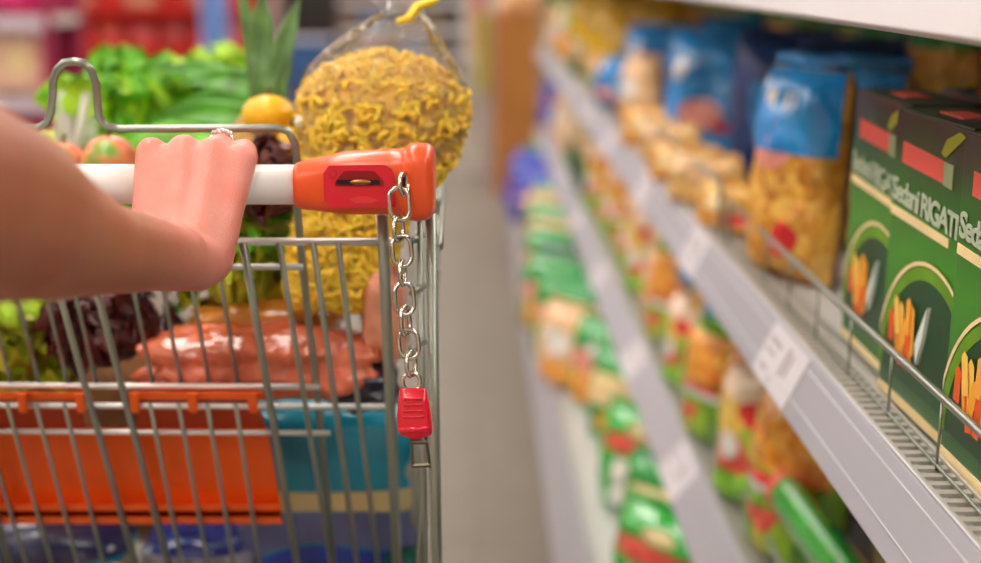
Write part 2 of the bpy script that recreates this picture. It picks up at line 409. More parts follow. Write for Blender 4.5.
KINDS = {  # highlight patches paint the film's glints onto the bags
 'blue_top': (lambda: make_pouch('pasta_bag', .15, .225, .07, pasta_tex, [('header', blue_f, -.97, .97, .22, .99, 'rect', FB), ('brand_label', pink_f, -.7, .35, .05, .5, 'round', (1,)), ('red_mark', red_f, .05, .6, -.75, -.4, 'round', (1,)), ('painted_highlight', white_f, -.5, .3, .62, .78, 'rect', (1,))], 3),
              'clear pasta bag with blue top'),
 'blue': (lambda: make_pouch('pasta_bag', .155, .215, .085, blue_f, [('brand_label', pink_f, -.45, .45, -.55, -.05, 'round', (1,)), ('red_mark', red_f, .2, .6, -.6, -.4, 'round', (1,)), ('painted_highlight', white_f, -.62, -.3, .25, .62, 'round', (1,))], 5, wob=.2),
              'bright blue pasta bag with pink emblem'),
 'clear': (lambda: make_pouch('pasta_bag', .16, .12, .07, pasta_tex, [('brand_label', cream_f, -.5, .1, -.1, .5, 'round', (1,)), ('red_mark', red_f, -.1, .5, -.6, -.1, 'round', (1,))], 9),
              'low clear yellow pasta pack, red mark'),
 'pale': (lambda: make_pouch('pasta_bag', .15, .13, .07, pasta_tex2, [('brand_label', peach_f, -.5, .5, .1, .7, 'rect', (1,))], 11),
              'low clear pale pasta pack, peach band'),
 'yellow': (lambda: make_pouch('pasta_bag', .15, .24, .08, yellow_f, [('brand_label', peach_f, -.6, .6, -.7, -.1, 'round', (1,)), ('green_mark', green_f, -.5, .4, -.95, -.75, 'rect', (1,))], 13),
              'tall yellow pasta bag with peach label'),
 'green': (lambda: make_pouch('pasta_bag', .19, .28, .10, green_f, [('window', pasta_or, -.55, .6, -.8, -.05, 'rect', (1,)), ('brand_label', pink_f, -.75, .15, -.15, .45, 'round', (1,)), ('painted_highlight', white_f, -.1, .35, .35, .62, 'round', (1,))], 15),
              'tall green pasta bag with yellow window'),
 'green_pink': (lambda: make_pouch('pasta_bag', .19, .23, .10, green_b, [('brand_label', salmon_f, -.75, .75, .25, .6, 'rect', (1,)), ('white_panel', white_f, -.5, .5, -.75, .15, 'rect', (1,)), ('cream_mark', cream_f, -.3, .3, .65, .85, 'round', (1,))], 17),
              'green bag with pink band, white panel'),
 'green_cream': (lambda: make_pouch('pasta_bag', .17, .25, .09, green_f, [('window', cream_f, -.7, .6, -.1, .6, 'rect', (1,)), ('cream_mark', pasta_or, -.5, .5, -.7, -.25, 'round', (1,))], 19),
              'green bag with pale cream window'),
 'cream': (lambda: make_pouch('pasta_bag', .16, .2, .09, peach_f, [('brand_label', white_f, -.6, .4, -.1, .55, 'round', (1,)), ('window', pasta_or, -.7, .7, -.85, -.3, 'rect', (1,))], 21),
              'cream bag with white emblem'),
 'lime': (lambda: make_pouch('pasta_bag', .15, .20, .075, lime_f, [('window', pasta_or, -.9, .9, .15, .93, 'rect', FB), ('red_mark', red_f, -.75, .75, -.02, .1, 'rect', (1,)), ('white_panel', white_f, -.75, .75, -.14, -.03, 'rect', (1,)), ('printed_picture', mixtex, -.7, .7, -.85, -.3, 'rect', (1,))], 23),
              'lime bag of orange pasta, red stripe'),
 'mix': (lambda: make_pouch('pasta_bag', .15, .19, .08, mixtex, [('red_mark', red_f, -.2, .5, .2, .55, 'round', (1,)), ('painted_highlight', white_f, -.5, -.1, -.3, .1, 'round', (1,)), ('green_mark', lime_f, -.8, .7, -.9, -.45, 'rect', (1,))], 25),
              'lime and yellow printed bag, red spot'),
 'dkgreen': (lambda: make_pouch('pasta_bag', .16, .2, .09, green_dk, [('brand_label', peach_f, -.5, .5, .1, .6, 'round', (1,)), ('painted_highlight', white_f, -.4, 0, .65, .85, 'round', (1,))], 27),
              'dark green bag with peach emblem'),
 'navy': (lambda: make_pouch('pasta_bag', .17, .2, .12, navy_f, [('painted_highlight', pink_f, -.4, 0, -.1, .1, 'round', (1,))], 29, wob=.3),
              'crumpled violet blue bag'),
 'dark_blue': (lambda: make_pouch('pasta_bag', .16, .21, .08, blue_d, [('brand_label', blue_f, -.5, .5, -.3, .4, 'rect', (1,))], 31),
              'dark blue pasta bag'),
 'spag': (lambda: make_pouch('pasta_bag', .14, .25, .07, pasta_tex, [('header', green_f, -.97, .97, .6, .99, 'rect', FB), ('brand_label', yellow_f, -.7, .7, -.3, .3, 'rect', (1,))], 33),
              'yellow pasta bag with green top'),
}
PROTO = {}
def place(kind, x, y, z, rz=0, lean=0, s=(1, 1, 1), label=None, group=None, roll=0):
    if kind not in PROTO:
        o = PROTO[kind] = KINDS[kind][0]()
    else: o = dup(PROTO[kind])
    o.rotation_mode = 'ZYX' if False else 'XYZ'
    # front (-y) turned to the aisle (-X)
    o.rotation_euler = (Matrix.Rotation(-PI / 2 + rz, 3, 'Z') @ Matrix.Rotation(lean, 3, 'X') @ Matrix.Rotation(roll, 3, 'Y')).to_euler()
    o.location = (x, y, z); o.scale = s
    tag(o, label or KINDS[kind][1], 'pasta bag', group)
    return o
CNT = {}
def row(seq, shelf, zdeck, xf, jitter=.01, group=None, lean=-.08, k_=1.15, rot=.45):  # default factor scales bag positions and sizes about the camera with the shelves
    """seq: (kind, y, x offset, scale) nearest first"""
    for it in seq:
        kind, y = it[0], it[1]
        dx = it[2] if len(it) > 2 else 0
        s = it[3] if len(it) > 3 else 1
        ss = s if isinstance(s, tuple) else (s, s, s)
        ss = tuple(q * k_ for q in ss); y *= k_; dx *= k_
        ln = it[4] if len(it) > 4 else lean
        k = CNT.get((kind, shelf), 0); CNT[(kind, shelf)] = k + 1
        lab = '%s on %s, %s such from camera' % (KINDS[kind][1], shelf, ORD[k])
        place(kind, xf + dx + random.uniform(-jitter, jitter), y, zdeck, rot + random.uniform(-.15, .15), ln, ss, lab, group or 'pasta bags on the shelf unit, %s' % shelf)

# upper shelf, front row
UZ, MZ, DZ = 0.8224, 0.4521, .176
row([('blue_top', 1.30, .0, (.82, 1.0, .95)), ('blue_top', 1.45, .10, (.9, 1.1, .90)),
     ('clear', 1.53, -.01, (.9, .8, .5)), ('pale', 1.70, -.015, (.9, .8, .55)), ('clear', 1.88, -.01, (.95, .8, .5)), ('pale', 2.06, -.01, (1, .8, .55)), ('clear', 2.26, -.01, (1, .8, .6)),
     ('cream', 2.54, .0, .7), ('dark_blue', 2.72, .0, .55), ('blue', 2.90, -.01, (.9, 1, .5)), ('dkgreen', 3.1, .0, .55), ('yellow', 3.28, .02, .7), ('yellow', 3.46, .03, .8),
     ('yellow', 3.66, .02, .8), ('dkgreen', 3.86, -.01, .5), ('yellow', 4.06, .0, .9), ('yellow', 4.26, .02, .8), ('green', 4.45, .0, .6), ('cream', 4.65, 0, .9), ('lime', 4.85, 0, .8), ('green_pink', 5.05, 0, .8), ('cream', 5.3, 0, .8)],
    'upper shelf front row', UZ, 0.3737, rot=.6)
# upper shelf, second row
row([('dark_blue', 1.70, .03, 1.0), ('dark_blue', 1.93, .0, 1.0), ('blue', 2.20, -.06, (1.2, 1.1, .93)), ('blue', 2.62, .04, (1.0, 1.1, .95)), ('blue', 2.95, -.045, (1.1, 1.1, .82)),
     ('yellow', 3.3, .0), ('yellow', 3.6, -.05, 1.0), ('yellow', 3.86, -.05, 1.05), ('spag', 4.1, -.02, 1.05), ('green', 4.32, -.03, .9), ('yellow', 4.55, -.02), ('yellow', 4.8, -.03), ('green', 5.05, -.03, .9), ('cream', 5.3, -.03, 1.2)],
    'upper shelf second row', UZ, 0.5232, rot=1.0)
row([('dark_blue', 1.15, 0), ('dark_blue', 1.4, 0), ('spag', 1.65, 0, 1.05), ('spag', 1.85, 0, 1.05), ('spag', 2.05, 0, 1.05), ('spag', 2.25, 0, 1.05), ('spag', 2.45, 0, 1.05), ('spag', 2.7, 0, 1.05), ('spag', 2.95, 0, 1.05), ('spag', 3.2, 0, 1.05), ('spag', 3.5, 0, 1.05)],
    'upper shelf back row', UZ, 0.69, rot=.7)
# middle shelf
row([('lime', 1.30, .0, .95), ('mix', 1.45, -.005, .95), ('blue', 1.60, .045, (1, 1, 1.15)), ('lime', 1.68, -.02, .8), ('blue', 1.84, .045, (1, 1, 1.15)), ('mix', 1.90, -.02, .8), ('blue', 2.06, .045, (1, 1, 1.1)), ('lime', 2.14, -.01, .85), ('cream', 2.28, 0, .9), ('mix', 2.46, 0, 1.0), ('mix', 2.64, .0, 1.0), ('lime', 2.82, 0, 1.0),
     ('mix', 3.0, 0, 1.0), ('lime', 3.18, 0, .95), ('mix', 3.36, 0, 1.05), ('dkgreen', 3.58, 0, 1.1), ('dkgreen', 3.80, 0, 1.15), ('dkgreen', 4.02, 0, 1.1), ('mix', 4.22, 0, 1), ('cream', 4.42, 0, .95), ('yellow', 4.62, 0, .8), ('cream', 4.82, 0, 1), ('green_pink', 5.04, 0, .8), ('navy', 5.32, -.02, .9)],
    'middle shelf front row', MZ, 0.3967, rot=.5)
row([('dark_blue', 1.42, .02, 1.15), ('blue', 1.62, 0, 1.2), ('blue', 1.84, 0, 1.2), ('blue', 2.06, 0, 1.2), ('dark_blue', 2.3, 0, 1.2), ('cream', 2.55, 0, 1.2), ('yellow', 2.8, 0, 1), ('spag', 3.05, 0), ('dkgreen', 3.3, 0, 1.2), ('dkgreen', 3.6, 0, 1.2), ('spag', 3.9, 0), ('spag', 4.2, 0), ('spag', 4.5, 0)],
    'middle shelf second row', MZ, 0.5347, rot=.8)
# bottom deck
row([('green_pink', 1.80, .03, (1.3, 1.0, .88)), ('green_cream', 2.02, .055, (1.2, 1.0, .8)), ('green_pink', 2.26, .05, (1.25, 1, .88)), ('green', 2.44, .14, (1.2, 1, .74)), ('green_cream', 2.64, .055, (1.2, 1, .8)), ('green', 2.86, .03, (1.2, 1, .74)),
     ('cream', 3.04, -.03, (1.3, 1.1, 1.0)), ('green', 3.26, -.02, (1.3, 1.1, .76)), ('green', 3.50, -.06, (1.3, 1.1, .76)), ('dkgreen', 3.72, -.02, (1.3, 1.1, 1.0)), ('green', 3.92, -.05, (1.2, 1.1, .75)), ('cream', 4.12, -.03, (1.3, 1.1, 1)),
     ('green', 4.35, -.02, (1.2, 1, .75)), ('cream', 4.6, -.03, 1.05), ('green_cream', 4.84, -.02, .8), ('navy', 5.1, -.03, (1.5, 1.2, 1.1)), ('navy', 5.4, -.03, (1.5, 1.2, 1.1)), ('navy', 5.75, -.02, (1.4, 1.2, 1)), ('green_cream', 6.0, 0, .8)],
    'bottom deck front row', DZ, .265, lean=-.10, k_=1, rot=.75)
row([('green', 1.95, .0, (1.2, 1, .76)), ('green', 2.2, .0, (1.2, 1, .76)), ('green', 2.5, .03, (1.2, 1, .76)), ('green', 2.75, 0, (1.2, 1, .76)), ('green', 3.05, -.02, (1.2, 1, .76)), ('green', 3.35, 0, (1.2, 1, .76)), ('green_cream', 3.7, 0, .85), ('green', 4.1, 0, .76), ('green', 4.5, 0, .76)],
    'bottom deck second row', DZ, .44, k_=1, rot=.7)

# lying bright green rolls and a red topped carton, near end of the middle shelf
def green_roll(p0, p1, r, label):
    g = thing('pasta_roll', label, 'pasta bag', V(p0), group='shiny green rolled packs')
    p0, p1 = V(p0), V(p1); n = 14; pts = []; rs = []
    for i in range(n + 1):
        t = i / n; pts.append(p0.lerp(p1, t)); k = min(1, math.sin(PI * (.04 + .92 * t)) * 2.4) ** .5
        rs.append((r * k * (1 + .05 * nz((t * 5, r, 1))), r * .8 * k))
    MB().tube(pts, rs, 20).build('wrapper', green_b, g, world=True)
    m = MB(); d = (p1 - p0).normalized()
    m.tube([p0 - d * .018, p0 - d * .004, p0 + d * .006], [(.002, r * .8), (.004, r * .5), (.006, r * .35)], 12)
    m.build('twisted_end', green_b, g, world=True)
    MB().tube([p0.lerp(p1, .08), p0.lerp(p1, .14)], [(r * 1.02, r * .83)] * 2, 20).build('paper_band', salmon_f, g, world=True)
green_roll(atX(778, 484, 0.3737), atX(872, 610, 0.3852), .028, 'bright green shiny rolled pack lying at near end of middle shelf')
green_roll(atX(728, 520, 0.3622), atX(800, 650, 0.3737), .028, 'bright green shiny rolled pack below the other, close to middle rail')
cb = thing('food_carton', 'cream carton with red top standing behind the green rolls', 'carton', (0.506, 1.3455, MZ)); cb.scale = (1.15,) * 3
MB().box(-.03, -.07, 0, .05, .07, .155).build('carton_body', cream_f, cb, False, bevel=.002)
MB().box(-.031, -.071, .155, .051, .071, .195).build('red_top', red_f, cb, False, bevel=.002)
MB().box(-.032, -.04, .06, -.0305, .04, .12).build('print_panel', salmon_f, cb, False)

# ------------------------------------------------------------------ green cartons with writing
def carton_mat():
    m, nt, b = nodes('green_carton'); N, L = nt.nodes, nt.links
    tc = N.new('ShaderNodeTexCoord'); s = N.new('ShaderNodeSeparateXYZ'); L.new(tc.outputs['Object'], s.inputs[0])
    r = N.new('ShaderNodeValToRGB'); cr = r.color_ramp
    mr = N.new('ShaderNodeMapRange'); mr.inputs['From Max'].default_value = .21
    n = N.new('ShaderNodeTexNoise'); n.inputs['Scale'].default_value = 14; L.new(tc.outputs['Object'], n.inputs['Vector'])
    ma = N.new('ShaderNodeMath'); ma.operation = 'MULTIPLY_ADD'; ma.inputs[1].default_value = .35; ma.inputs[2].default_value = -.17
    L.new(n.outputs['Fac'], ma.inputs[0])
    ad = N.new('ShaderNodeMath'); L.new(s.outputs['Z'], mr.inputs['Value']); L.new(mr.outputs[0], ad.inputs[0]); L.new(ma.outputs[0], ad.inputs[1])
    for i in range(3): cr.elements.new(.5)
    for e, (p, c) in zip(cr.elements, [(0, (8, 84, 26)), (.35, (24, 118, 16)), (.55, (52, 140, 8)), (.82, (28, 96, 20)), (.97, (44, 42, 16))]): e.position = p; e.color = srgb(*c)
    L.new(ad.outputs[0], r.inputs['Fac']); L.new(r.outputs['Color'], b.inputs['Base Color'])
    b.inputs['Roughness'].default_value = .3; b.inputs['Coat Weight'].default_value = .3
    return m
cm_ = carton_mat()
cg_dark = mat('carton_dark_green', (10, 70, 34), .35, var=.2, vscale=25)
cg_glow = mat('carton_lime', (96, 150, 8), .35, var=.2, vscale=30)
def make_carton():
    W, D, H = .134, .055, .212
    o = bpy.data.objects.new('pasta_carton', None); COL.objects.link(o)
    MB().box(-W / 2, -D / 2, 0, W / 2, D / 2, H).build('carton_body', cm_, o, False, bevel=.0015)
    MB().box(-W / 2 + .002, -D / 2 + .002, H, W / 2 - .002, D / 2 - .002, H + .0012).build('top_flap', mat('carton_top', (44, 58, 34), .35, var=.3, vscale=30), o, False)
    MB().box(-.028, -.012, H + .0012, .012, .008, H + .002).build('top_brand_patch', salmon_f, o, False)
    y = -D / 2
    def slab(name, pts, m, k=.0008):
        n = len(pts); mb = MB()
        mb.add([(p[0], y - k, p[1]) for p in pts] + [(p[0], y, p[1]) for p in pts], [tuple(range(n))] + [(i, (i + 1) % n, n + (i + 1) % n, n + i) for i in range(n)])
        return mb.build(name, m, o, False)
    slab('brand_patch', [(-.048, .176), (.028, .173), (.028, .1875), (-.048, .191)], salmon_f)
    slab('brand_patch_end', [(.0285, .172), (.044, .171), (.044, .187), (.0285, .1875)], mat('carton_pale', (150, 168, 125), .5))
    slab('yellow_leaf', [(.022, .192), (.03, .202), (.05, .209), (.060, .207), (.046, .199), (.030, .190)], mat('leaf_yellow', (150, 150, 10), .5))
    slab('yellow_bar', [(-.064, .137), (.045, .133), (.045, .139), (-.064, .1435)], cream_f)
    slab('foot_stripe', [(-.066, .003), (.066, .003), (.066, .010), (-.066, .010)], cream_f)
    # arch: lime ring, cream line, dark disc
    c = (.022, .022); R = .092
    def arc(r0, r1, a0, a1, n=26):
        up = [(c[0] + r1 * math.cos(a0 + (a1 - a0) * i / n), c[1] + r1 * math.sin(a0 + (a1 - a0) * i / n)) for i in range(n + 1)]
        lo = [(c[0] + r0 * math.cos(a0 + (a1 - a0) * i / n), c[1] + r0 * math.sin(a0 + (a1 - a0) * i / n)) for i in range(n + 1)]
        f = lambda p: (max(-.0665, min(.0665, p[0])), max(.0105, p[1]))
        return [f(p) for p in up], [f(p) for p in lo]
    def ring(name, r0, r1, m, k):
        a, b_ = arc(r0, r1, .0, PI); n = len(a); mb = MB()
        mb.add([(p[0], y - k, p[1]) for p in a + b_], [(i, i + 1, n + i + 1, n + i) for i in range(n - 1)])
        mb.build(name, m, o, False)
    ring('arch_fill', .001, R - .009, cg_dark, .0006)
    ring('arch_glow', R - .010, R - .001, cg_glow, .0010)
    ring('arch_line', R, R + .0030, cream_f, .0014)
    # pasta picture
    mb = MB()
    for i in range(13):
        a = random.uniform(-.5, .5); cx_ = -.022 + random.uniform(-.020, .024); cz_ = .056 + random.uniform(-.012, .018)
        l = random.uniform(.018, .03); w = .0048
        dx, dz = math.sin(a) * l / 2, math.cos(a) * l / 2; nx, nz_ = math.cos(a) * w, -math.sin(a) * w
        k = .0016 + i * .00012
        mb.m = i % 3
        mb.add([(cx_ - dx - nx, y - k, cz_ - dz - nz_), (cx_ - dx + nx, y - k, cz_ - dz + nz_), (cx_ + dx + nx, y - k, cz_ + dz + nz_), (cx_ + dx * 1.3, y - k, cz_ + dz * 1.3), (cx_ + dx - nx, y - k, cz_ + dz - nz_)], [(0, 1, 2, 3, 4)])
    mb.build('pasta_picture', [mat('pic_a', (248, 170, 50), .45), mat('pic_b', (236, 90, 24), .45), mat('pic_c', (250, 200, 90), .45)], o, False)
    slab('white_fork_tip', [(.008, .058), (.026, .088), (.020, .062), (.012, .044)], mat('pic_white', (225, 232, 225), .4), .0034)
    for (txt, x, z, sz) in (('Sedani RIGATI', -.064, .149, .0165),):
        cu = bpy.data.curves.new('title', 'FONT'); cu.body = txt; cu.size = sz; cu.extrude = .0003; cu.space_character = .82; cu.offset = .0004
        t = bpy.data.objects.new('tmp', cu); COL.objects.link(t)
        dg = bpy.context.evaluated_depsgraph_get(); me = bpy.data.meshes.new_from_object(t.evaluated_get(dg)); bpy.data.objects.remove(t)
        for v in me.vertices:
            xx, zz = v.co.x, v.co.y
            k = .127 / (max(q.co.x for q in me.vertices) or 1) if False else 1
            v.co = (x + xx, y - .0011 - v.co.z, z + zz * 1.35)
        xs = [v.co.x for v in me.vertices]; mn, mxx = min(xs), max(xs); k = .122 / (mxx - mn)
        for v in me.vertices: v.co.x = -.062 + (v.co.x - mn) * k; v.co.z -= (v.co.x + .062) * .06
        me.materials.clear(); me.materials.append(mat('title_white', (176, 190, 165), .5))
        tt = bpy.data.objects.new('title', me); COL.objects.link(tt); tt.parent = o
    return o
c0 = make_carton()
cart_spec = [(0.383, 0.9982, .03, 'middle of the three tall green pasta cartons facing the aisle'),
             (0.3945, 1.1638, .0, 'farthest tall green pasta carton, beside the blue topped bags'),
             (0.3795, 0.836, .02, 'nearest tall green pasta carton, cut off by right picture edge')]
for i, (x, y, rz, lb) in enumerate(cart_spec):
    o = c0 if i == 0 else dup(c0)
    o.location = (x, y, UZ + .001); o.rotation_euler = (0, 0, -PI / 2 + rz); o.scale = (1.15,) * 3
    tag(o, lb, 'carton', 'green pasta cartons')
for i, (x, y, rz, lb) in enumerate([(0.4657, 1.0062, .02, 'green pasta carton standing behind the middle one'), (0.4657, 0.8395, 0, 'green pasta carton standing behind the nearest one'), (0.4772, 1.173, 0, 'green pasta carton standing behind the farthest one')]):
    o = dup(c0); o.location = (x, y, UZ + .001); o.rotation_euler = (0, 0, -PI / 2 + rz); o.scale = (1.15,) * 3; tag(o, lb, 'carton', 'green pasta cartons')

# ------------------------------------------------------------------ shopping cart
CYAW = math.radians(1.5)
HC = at(70, 184, .95)                      # handle centre
cart = thing('shopping_cart', 'wire shopping cart with white handle and orange coin lock, full of groceries', 'shopping cart', (HC.x, HC.y + .35, 0))
cart_ex = V((math.cos(CYAW), -math.sin(CYAW), 0)); cart_ey = V((math.sin(CYAW), math.cos(CYAW), 0))
def L_(x, y, z): return V((HC.x, HC.y, 0)) + cart_ex * x + cart_ey * y + V((0, 0, z))
def loc(p): d = p - V((HC.x, HC.y, 0)); return (d.dot(cart_ex), d.dot(cart_ey), p.z)
def mir(p): x, y, z = loc(p); return L_(-x, y, z)
def cp(mb, name, m, **k): return mb.build(name, m, cart, world=True, **k)
hz = HC.z; HR = .0146
end_r = loc(at(304, 186, .95))[0]
cp(MB().tube([L_(-end_r, 0, hz), L_(end_r, 0, hz)], HR, 28), 'handle_bar', white_tube)
# housings at both ends of the bar
def housing(sign):
    st = [(297, 22), (301, 23.5), (312, 25), (330, 27.5), (346, 30), (390, 31.5), (404, 32), (407, 34), (411, 37), (418, 37.8), (426, 37), (431, 35), (435, 30)]
    rings = []
    for px, r in st:
        x = loc(at(px, 182, .95))[0]
        rz_ = r / F * .95; ry_ = .0155 + (.0215 - .0155) * min(1, max(0, (px - 297) / 30)) + (.003 if px > 408 else 0)
        if px == 435: ry_ *= .8
        zc = hz + (186 - 182) / F * .95 * min(1, max(0, (px - 300) / 60)) - .0005
        ring = []
        for k in range(40):
            q = 2 * PI * k / 40; e = 2 / (2.4 + 1.4 * min(1, max(0, (px - 300) / 40)))
            c, s = math.cos(q), math.sin(q)
            ring.append(L_(sign * x, ry_ * math.copysign(abs(c) ** e, c), zc + rz_ * math.copysign(abs(s) ** e, s)))
        rings.append(ring if sign > 0 else ring[::-1])
    return MB().loft(rings)
cl = cp(housing(1), 'coin_lock', orange_pl)
cp(housing(-1), 'handle_end_cap', orange_pl)
# red face plate with bevelled corners, slot, coin and small details (sub-parts of the lock)
yf = -.0215
def fpt(px, py, k=0): x, _, z = loc(at(px, py, .93)); return L_(x, yf - k, z)
def fp(pts, name, m, k0, k1, bevel=0):
    n = len(pts); mb = MB()
    mb.add([fpt(a, b, k1) for a, b in pts] + [fpt(a, b, k0) for a, b in pts], [tuple(range(n))] + [(i, (i + 1) % n, n + (i + 1) % n, n + i) for i in range(n)])
    o = mb.build(name, m, cl, False, bevel=bevel)
    return o
_off = cart.location
def sub(mb, name, m, parent=None, **k):
    mb.v = [p - _off for p in mb.v]; return mb.build(name, m, parent or cl, **k)
def fps(pts, name, m, k0, k1, bevel=0):
    n = len(pts); mb = MB()
    mb.add([fpt(a, b, k1) for a, b in pts] + [fpt(a, b, k0) for a, b in pts], [tuple(range(n))[::-1]] + [(i, n + i, n + (i + 1) % n, (i + 1) % n) for i in range(n)])
    return sub(mb, name, m, smooth=False, bevel=bevel)
o1 = [(326, 172), (331, 165), (385, 164), (392, 168), (394, 174), (394, 205), (331, 206), (326, 200)]
fps([(a + (a - 360) * .02, b + (b - 185) * .035) for a, b in o1], 'plate_seam', dark, -.006, .0006)
fps(o1, 'face_plate', red_pl, -.003, .0016, .0008)
fps([(337, 181), (346, 170), (375, 170), (384, 180), (384, 184), (337, 184)], 'slot_bezel', mat('red_dark_plastic', (150, 8, 24), .3), 0, .0021, .0006)
fps([(338, 178), (381, 178), (381, 183), (338, 183)], 'coin_slot', dark, 0, .0026)
fps([(352, 198), (360, 196), (368, 196), (376, 199), (372, 201), (356, 201)], 'plate_nub', mat('red_bright_plastic', (240, 50, 60), .2, coat=.6), 0, .0028, .0008)
m_ = MB(); c_ = fpt(362, 180.3, .0032); m_.tube([c_ - cart_ex * 1e-4, c_ + cart_ex * 1e-4], .001, 8)
m_ = MB(); m_.ell(c_, .0076, .0013, .0020, 24, 10); sub(m_, 'coin', coin_m)
fps([(399, 175.5), (408, 175.5), (408, 190), (399, 190)], 'chain_slot', dark, -.004, .0008)
m_ = MB(); q = [fpt(334 + 4 * math.cos(a * PI / 10), 172 + 4 * math.sin(a * PI / 10), .0018) for a in range(20)]; m_.tube(q, .00025, 5, closed=True); sub(m_, 'round_mark', mat('red_mark_line', (160, 10, 30), .4))

# chain
def link(c, up, side, hl, hw, r):
    """stadium link: c centre, up long axis, side wide axis"""
    up, side = V(up).normalized(), V(side).normalized(); pts = []
    s = hl - hw
    for i in range(9): a = PI * i / 8; pts.append(c + up * (s + hw * math.sin(a)) + side * hw * math.cos(a))
    for i in range(9): a = PI + PI * i / 8; pts.append(c + up * (-s + hw * math.sin(a)) + side * hw * math.cos(a))
    return MB().tube(pts, r, 10, closed=True)
chain = [((404, 184), 11, 0, .917), ((399.5, 204), 16.5, 1, .912), ((398.5, 229), 12, 0, .912), ((402, 251), 15.5, 1, .912), ((402.5, 273), 12, 0, .912), ((404.5, 299), 16, 1, .912),
         ((405.5, 321), 14.5, 0, .912), ((409, 344), 14.5, 1, .912), ((411, 364), 12, 0, .912)]
vdir = (at(413, 380, .912) - at(399, 204, .912)).normalized()
for i, ((px, py), hl, front, d) in enumerate(chain):
    c = at(px, py, d); sd = cart_ex if front else cart_ey
    rot = [.12, -.1, .15][i % 3]
    sd = V(sd) + (cart_ey if front else cart_ex) * (.25 + rot)
    sub(link(c, vdir, sd, hl / F * d, .0068, .00165), 'chain_link', chrome_d)
# shackle ring + key housing
sub(link(at(411.5, 382, .912), vdir, cart_ex + cart_ey * .2, .0065, .0062, .0017), 'chain_link', chrome_d)
kd = .912
kax = (at(414.5, 436, kd) - at(412, 388, kd)).normalized(); kx = cart_ex; ky = kx.cross(kax).normalized()
kc = at(414.3, 412, kd); sx = 1 / F * kd
def kpt(a, b, k): return kc + kx * (a * sx) - kax * (-b * sx) * 1.0 * 1 + V((0, 0, 0)) + ky * k if False else kc + kx * (a * sx) + kax * (b * sx) + ky * k
def keyring(a, b, t, n=28, e=.45):
    r = []
    for k in range(n):
        q = 2 * PI * k / n; c, s = math.cos(q), math.sin(q)
        r.append(kpt(a * math.copysign(abs(c) ** e, c), b, t * math.copysign(abs(s) ** e, s)))
    return r
kb = MB().loft([keyring(a, b, t) for a, b, t in ((11, -24, .003), (13.5, -22.5, .0048), (15.5, -10, .006), (17, 2, .006), (17.5, 12, .006), (17, 20, .0058), (15.5, 23, .005), (9, 24.5, .004), (6, 27, .003))])
kh = sub(kb, 'key_housing', red_pl, parent=cart)
fs_ = -1 if (kpt(0, 0, .01) - CAM).length > (kpt(0, 0, -.01) - CAM).length else 1
for i, b in enumerate((-14, -8, -2, 4)):
    a = 9 + i * .5
    sub(MB().tube([kpt(-a, b + .8, fs_ * .006), kpt(0, b, fs_ * .0064), kpt(a, b, fs_ * .006)], .0010, 8), 'grip_rib', red_pl, parent=kh)
sub(MB().tube([kpt(-15, 17.5, fs_ * .0052), kpt(0, 16.5, fs_ * .0058), kpt(15, 16, fs_ * .0052)], .0024, 10), 'grip_rib', red_pl, parent=kh)
kpm = mat('key_steel', (120, 114, 100), .35, 1)
kp = MB()
def kbar(a0, b0, a1, b1, w): kp.tube([kpt(a0, b0, 0), kpt(a1, b1, 0)], [(w * sx, .0008)] * 2, 4, flat=tuple(kx if abs(a1 - a0) < abs(b1 - b0) else kax))
kbar(-5, 24, -4, 56, 1.7); kbar(10, 24, 13, 56, 1.5); kbar(-5, 54, 14, 53, 2.2); kbar(-4, 30, 12, 30, 2.5)
sub(kp, 'key_plate', kpm, parent=cart, smooth=False)

# rear gate plane F and seat back plane B
ta = math.radians(20)
nF = (cart_ey * math.cos(ta) + V((0, 0, 1)) * math.sin(ta)).normalized()
pF = at(300, 242, .985)
tb = math.radians(14)
nB = (cart_ey * math.cos(tb) + V((0, 0, 1)) * math.sin(tb)).normalized()
pB = at(300, 242, 1.025)
Fp = lambda px, py, k=0: onplane(px, py, pF + nF * k, nF)
Bp = lambda px, py, k=0: onplane(px, py, pB + nB * k, nB)
def both(mb, pts, r, n=8):
    mb.tube(pts, r, n); mb.tube([mir(p) for p in pts], r, n)
def pair(pts, r, name, n=12):
    cp(MB().tube(pts, r, n), name, chrome); cp(MB().tube([mir(p) for p in pts], r, n), name, chrome)
def extend(a, b, z):   # continue the line a-b down to height z
    return a + (b - a) * ((z - a.z) / (b.z - a.z))
g = MB()
# strong wires
for (x0, y0, x1, y1, r) in ((62, 303, 135, 563, .0030), (100, 303, 168, 563, .0032), (243, 242, 297, 563, .0032), (279, 242, 331, 563, .0023), (313, 242, 357, 563, .0024), (338, 242, 378, 563, .0022)):
    a, b = Fp(x0, y0, -.002), Fp(x1, y1, -.002)
    top = extend(a, b, Fp(300, 242).z); bot = extend(a, b, .56)
    if x0 > 200: both(g, [top, bot], r)
    else: g.tube([top, bot], r, 8)
cp(g, 'rear_gate', chrome)
g = MB()
for k in range(-5, 9):                       # light wires below the middle bar
    x0 = 8 + 28.6 * k
    if x0 > 240 or k == 4 or k == 3: continue
    x1 = x0 + 165 * (.285 - .00055 * (x0 + 30))
    a, b = Fp(x0 - 1, 404, -.004), Fp(x1, 563, -.004)
    g.tube([a, extend(a, b, .56)], .0019, 6)
for k in (-6, -7, -8):
    a, b = Fp(8 + 28.6 * k, 404), Fp(8 + 28.6 * k + 50, 563); g.tube([a, extend(a, b, .56)], .0019, 6)
cp(g, 'gate_lower_grid', chrome)
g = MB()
a = Fp(395, 242); g.tube([a, mir(a)], .0030)
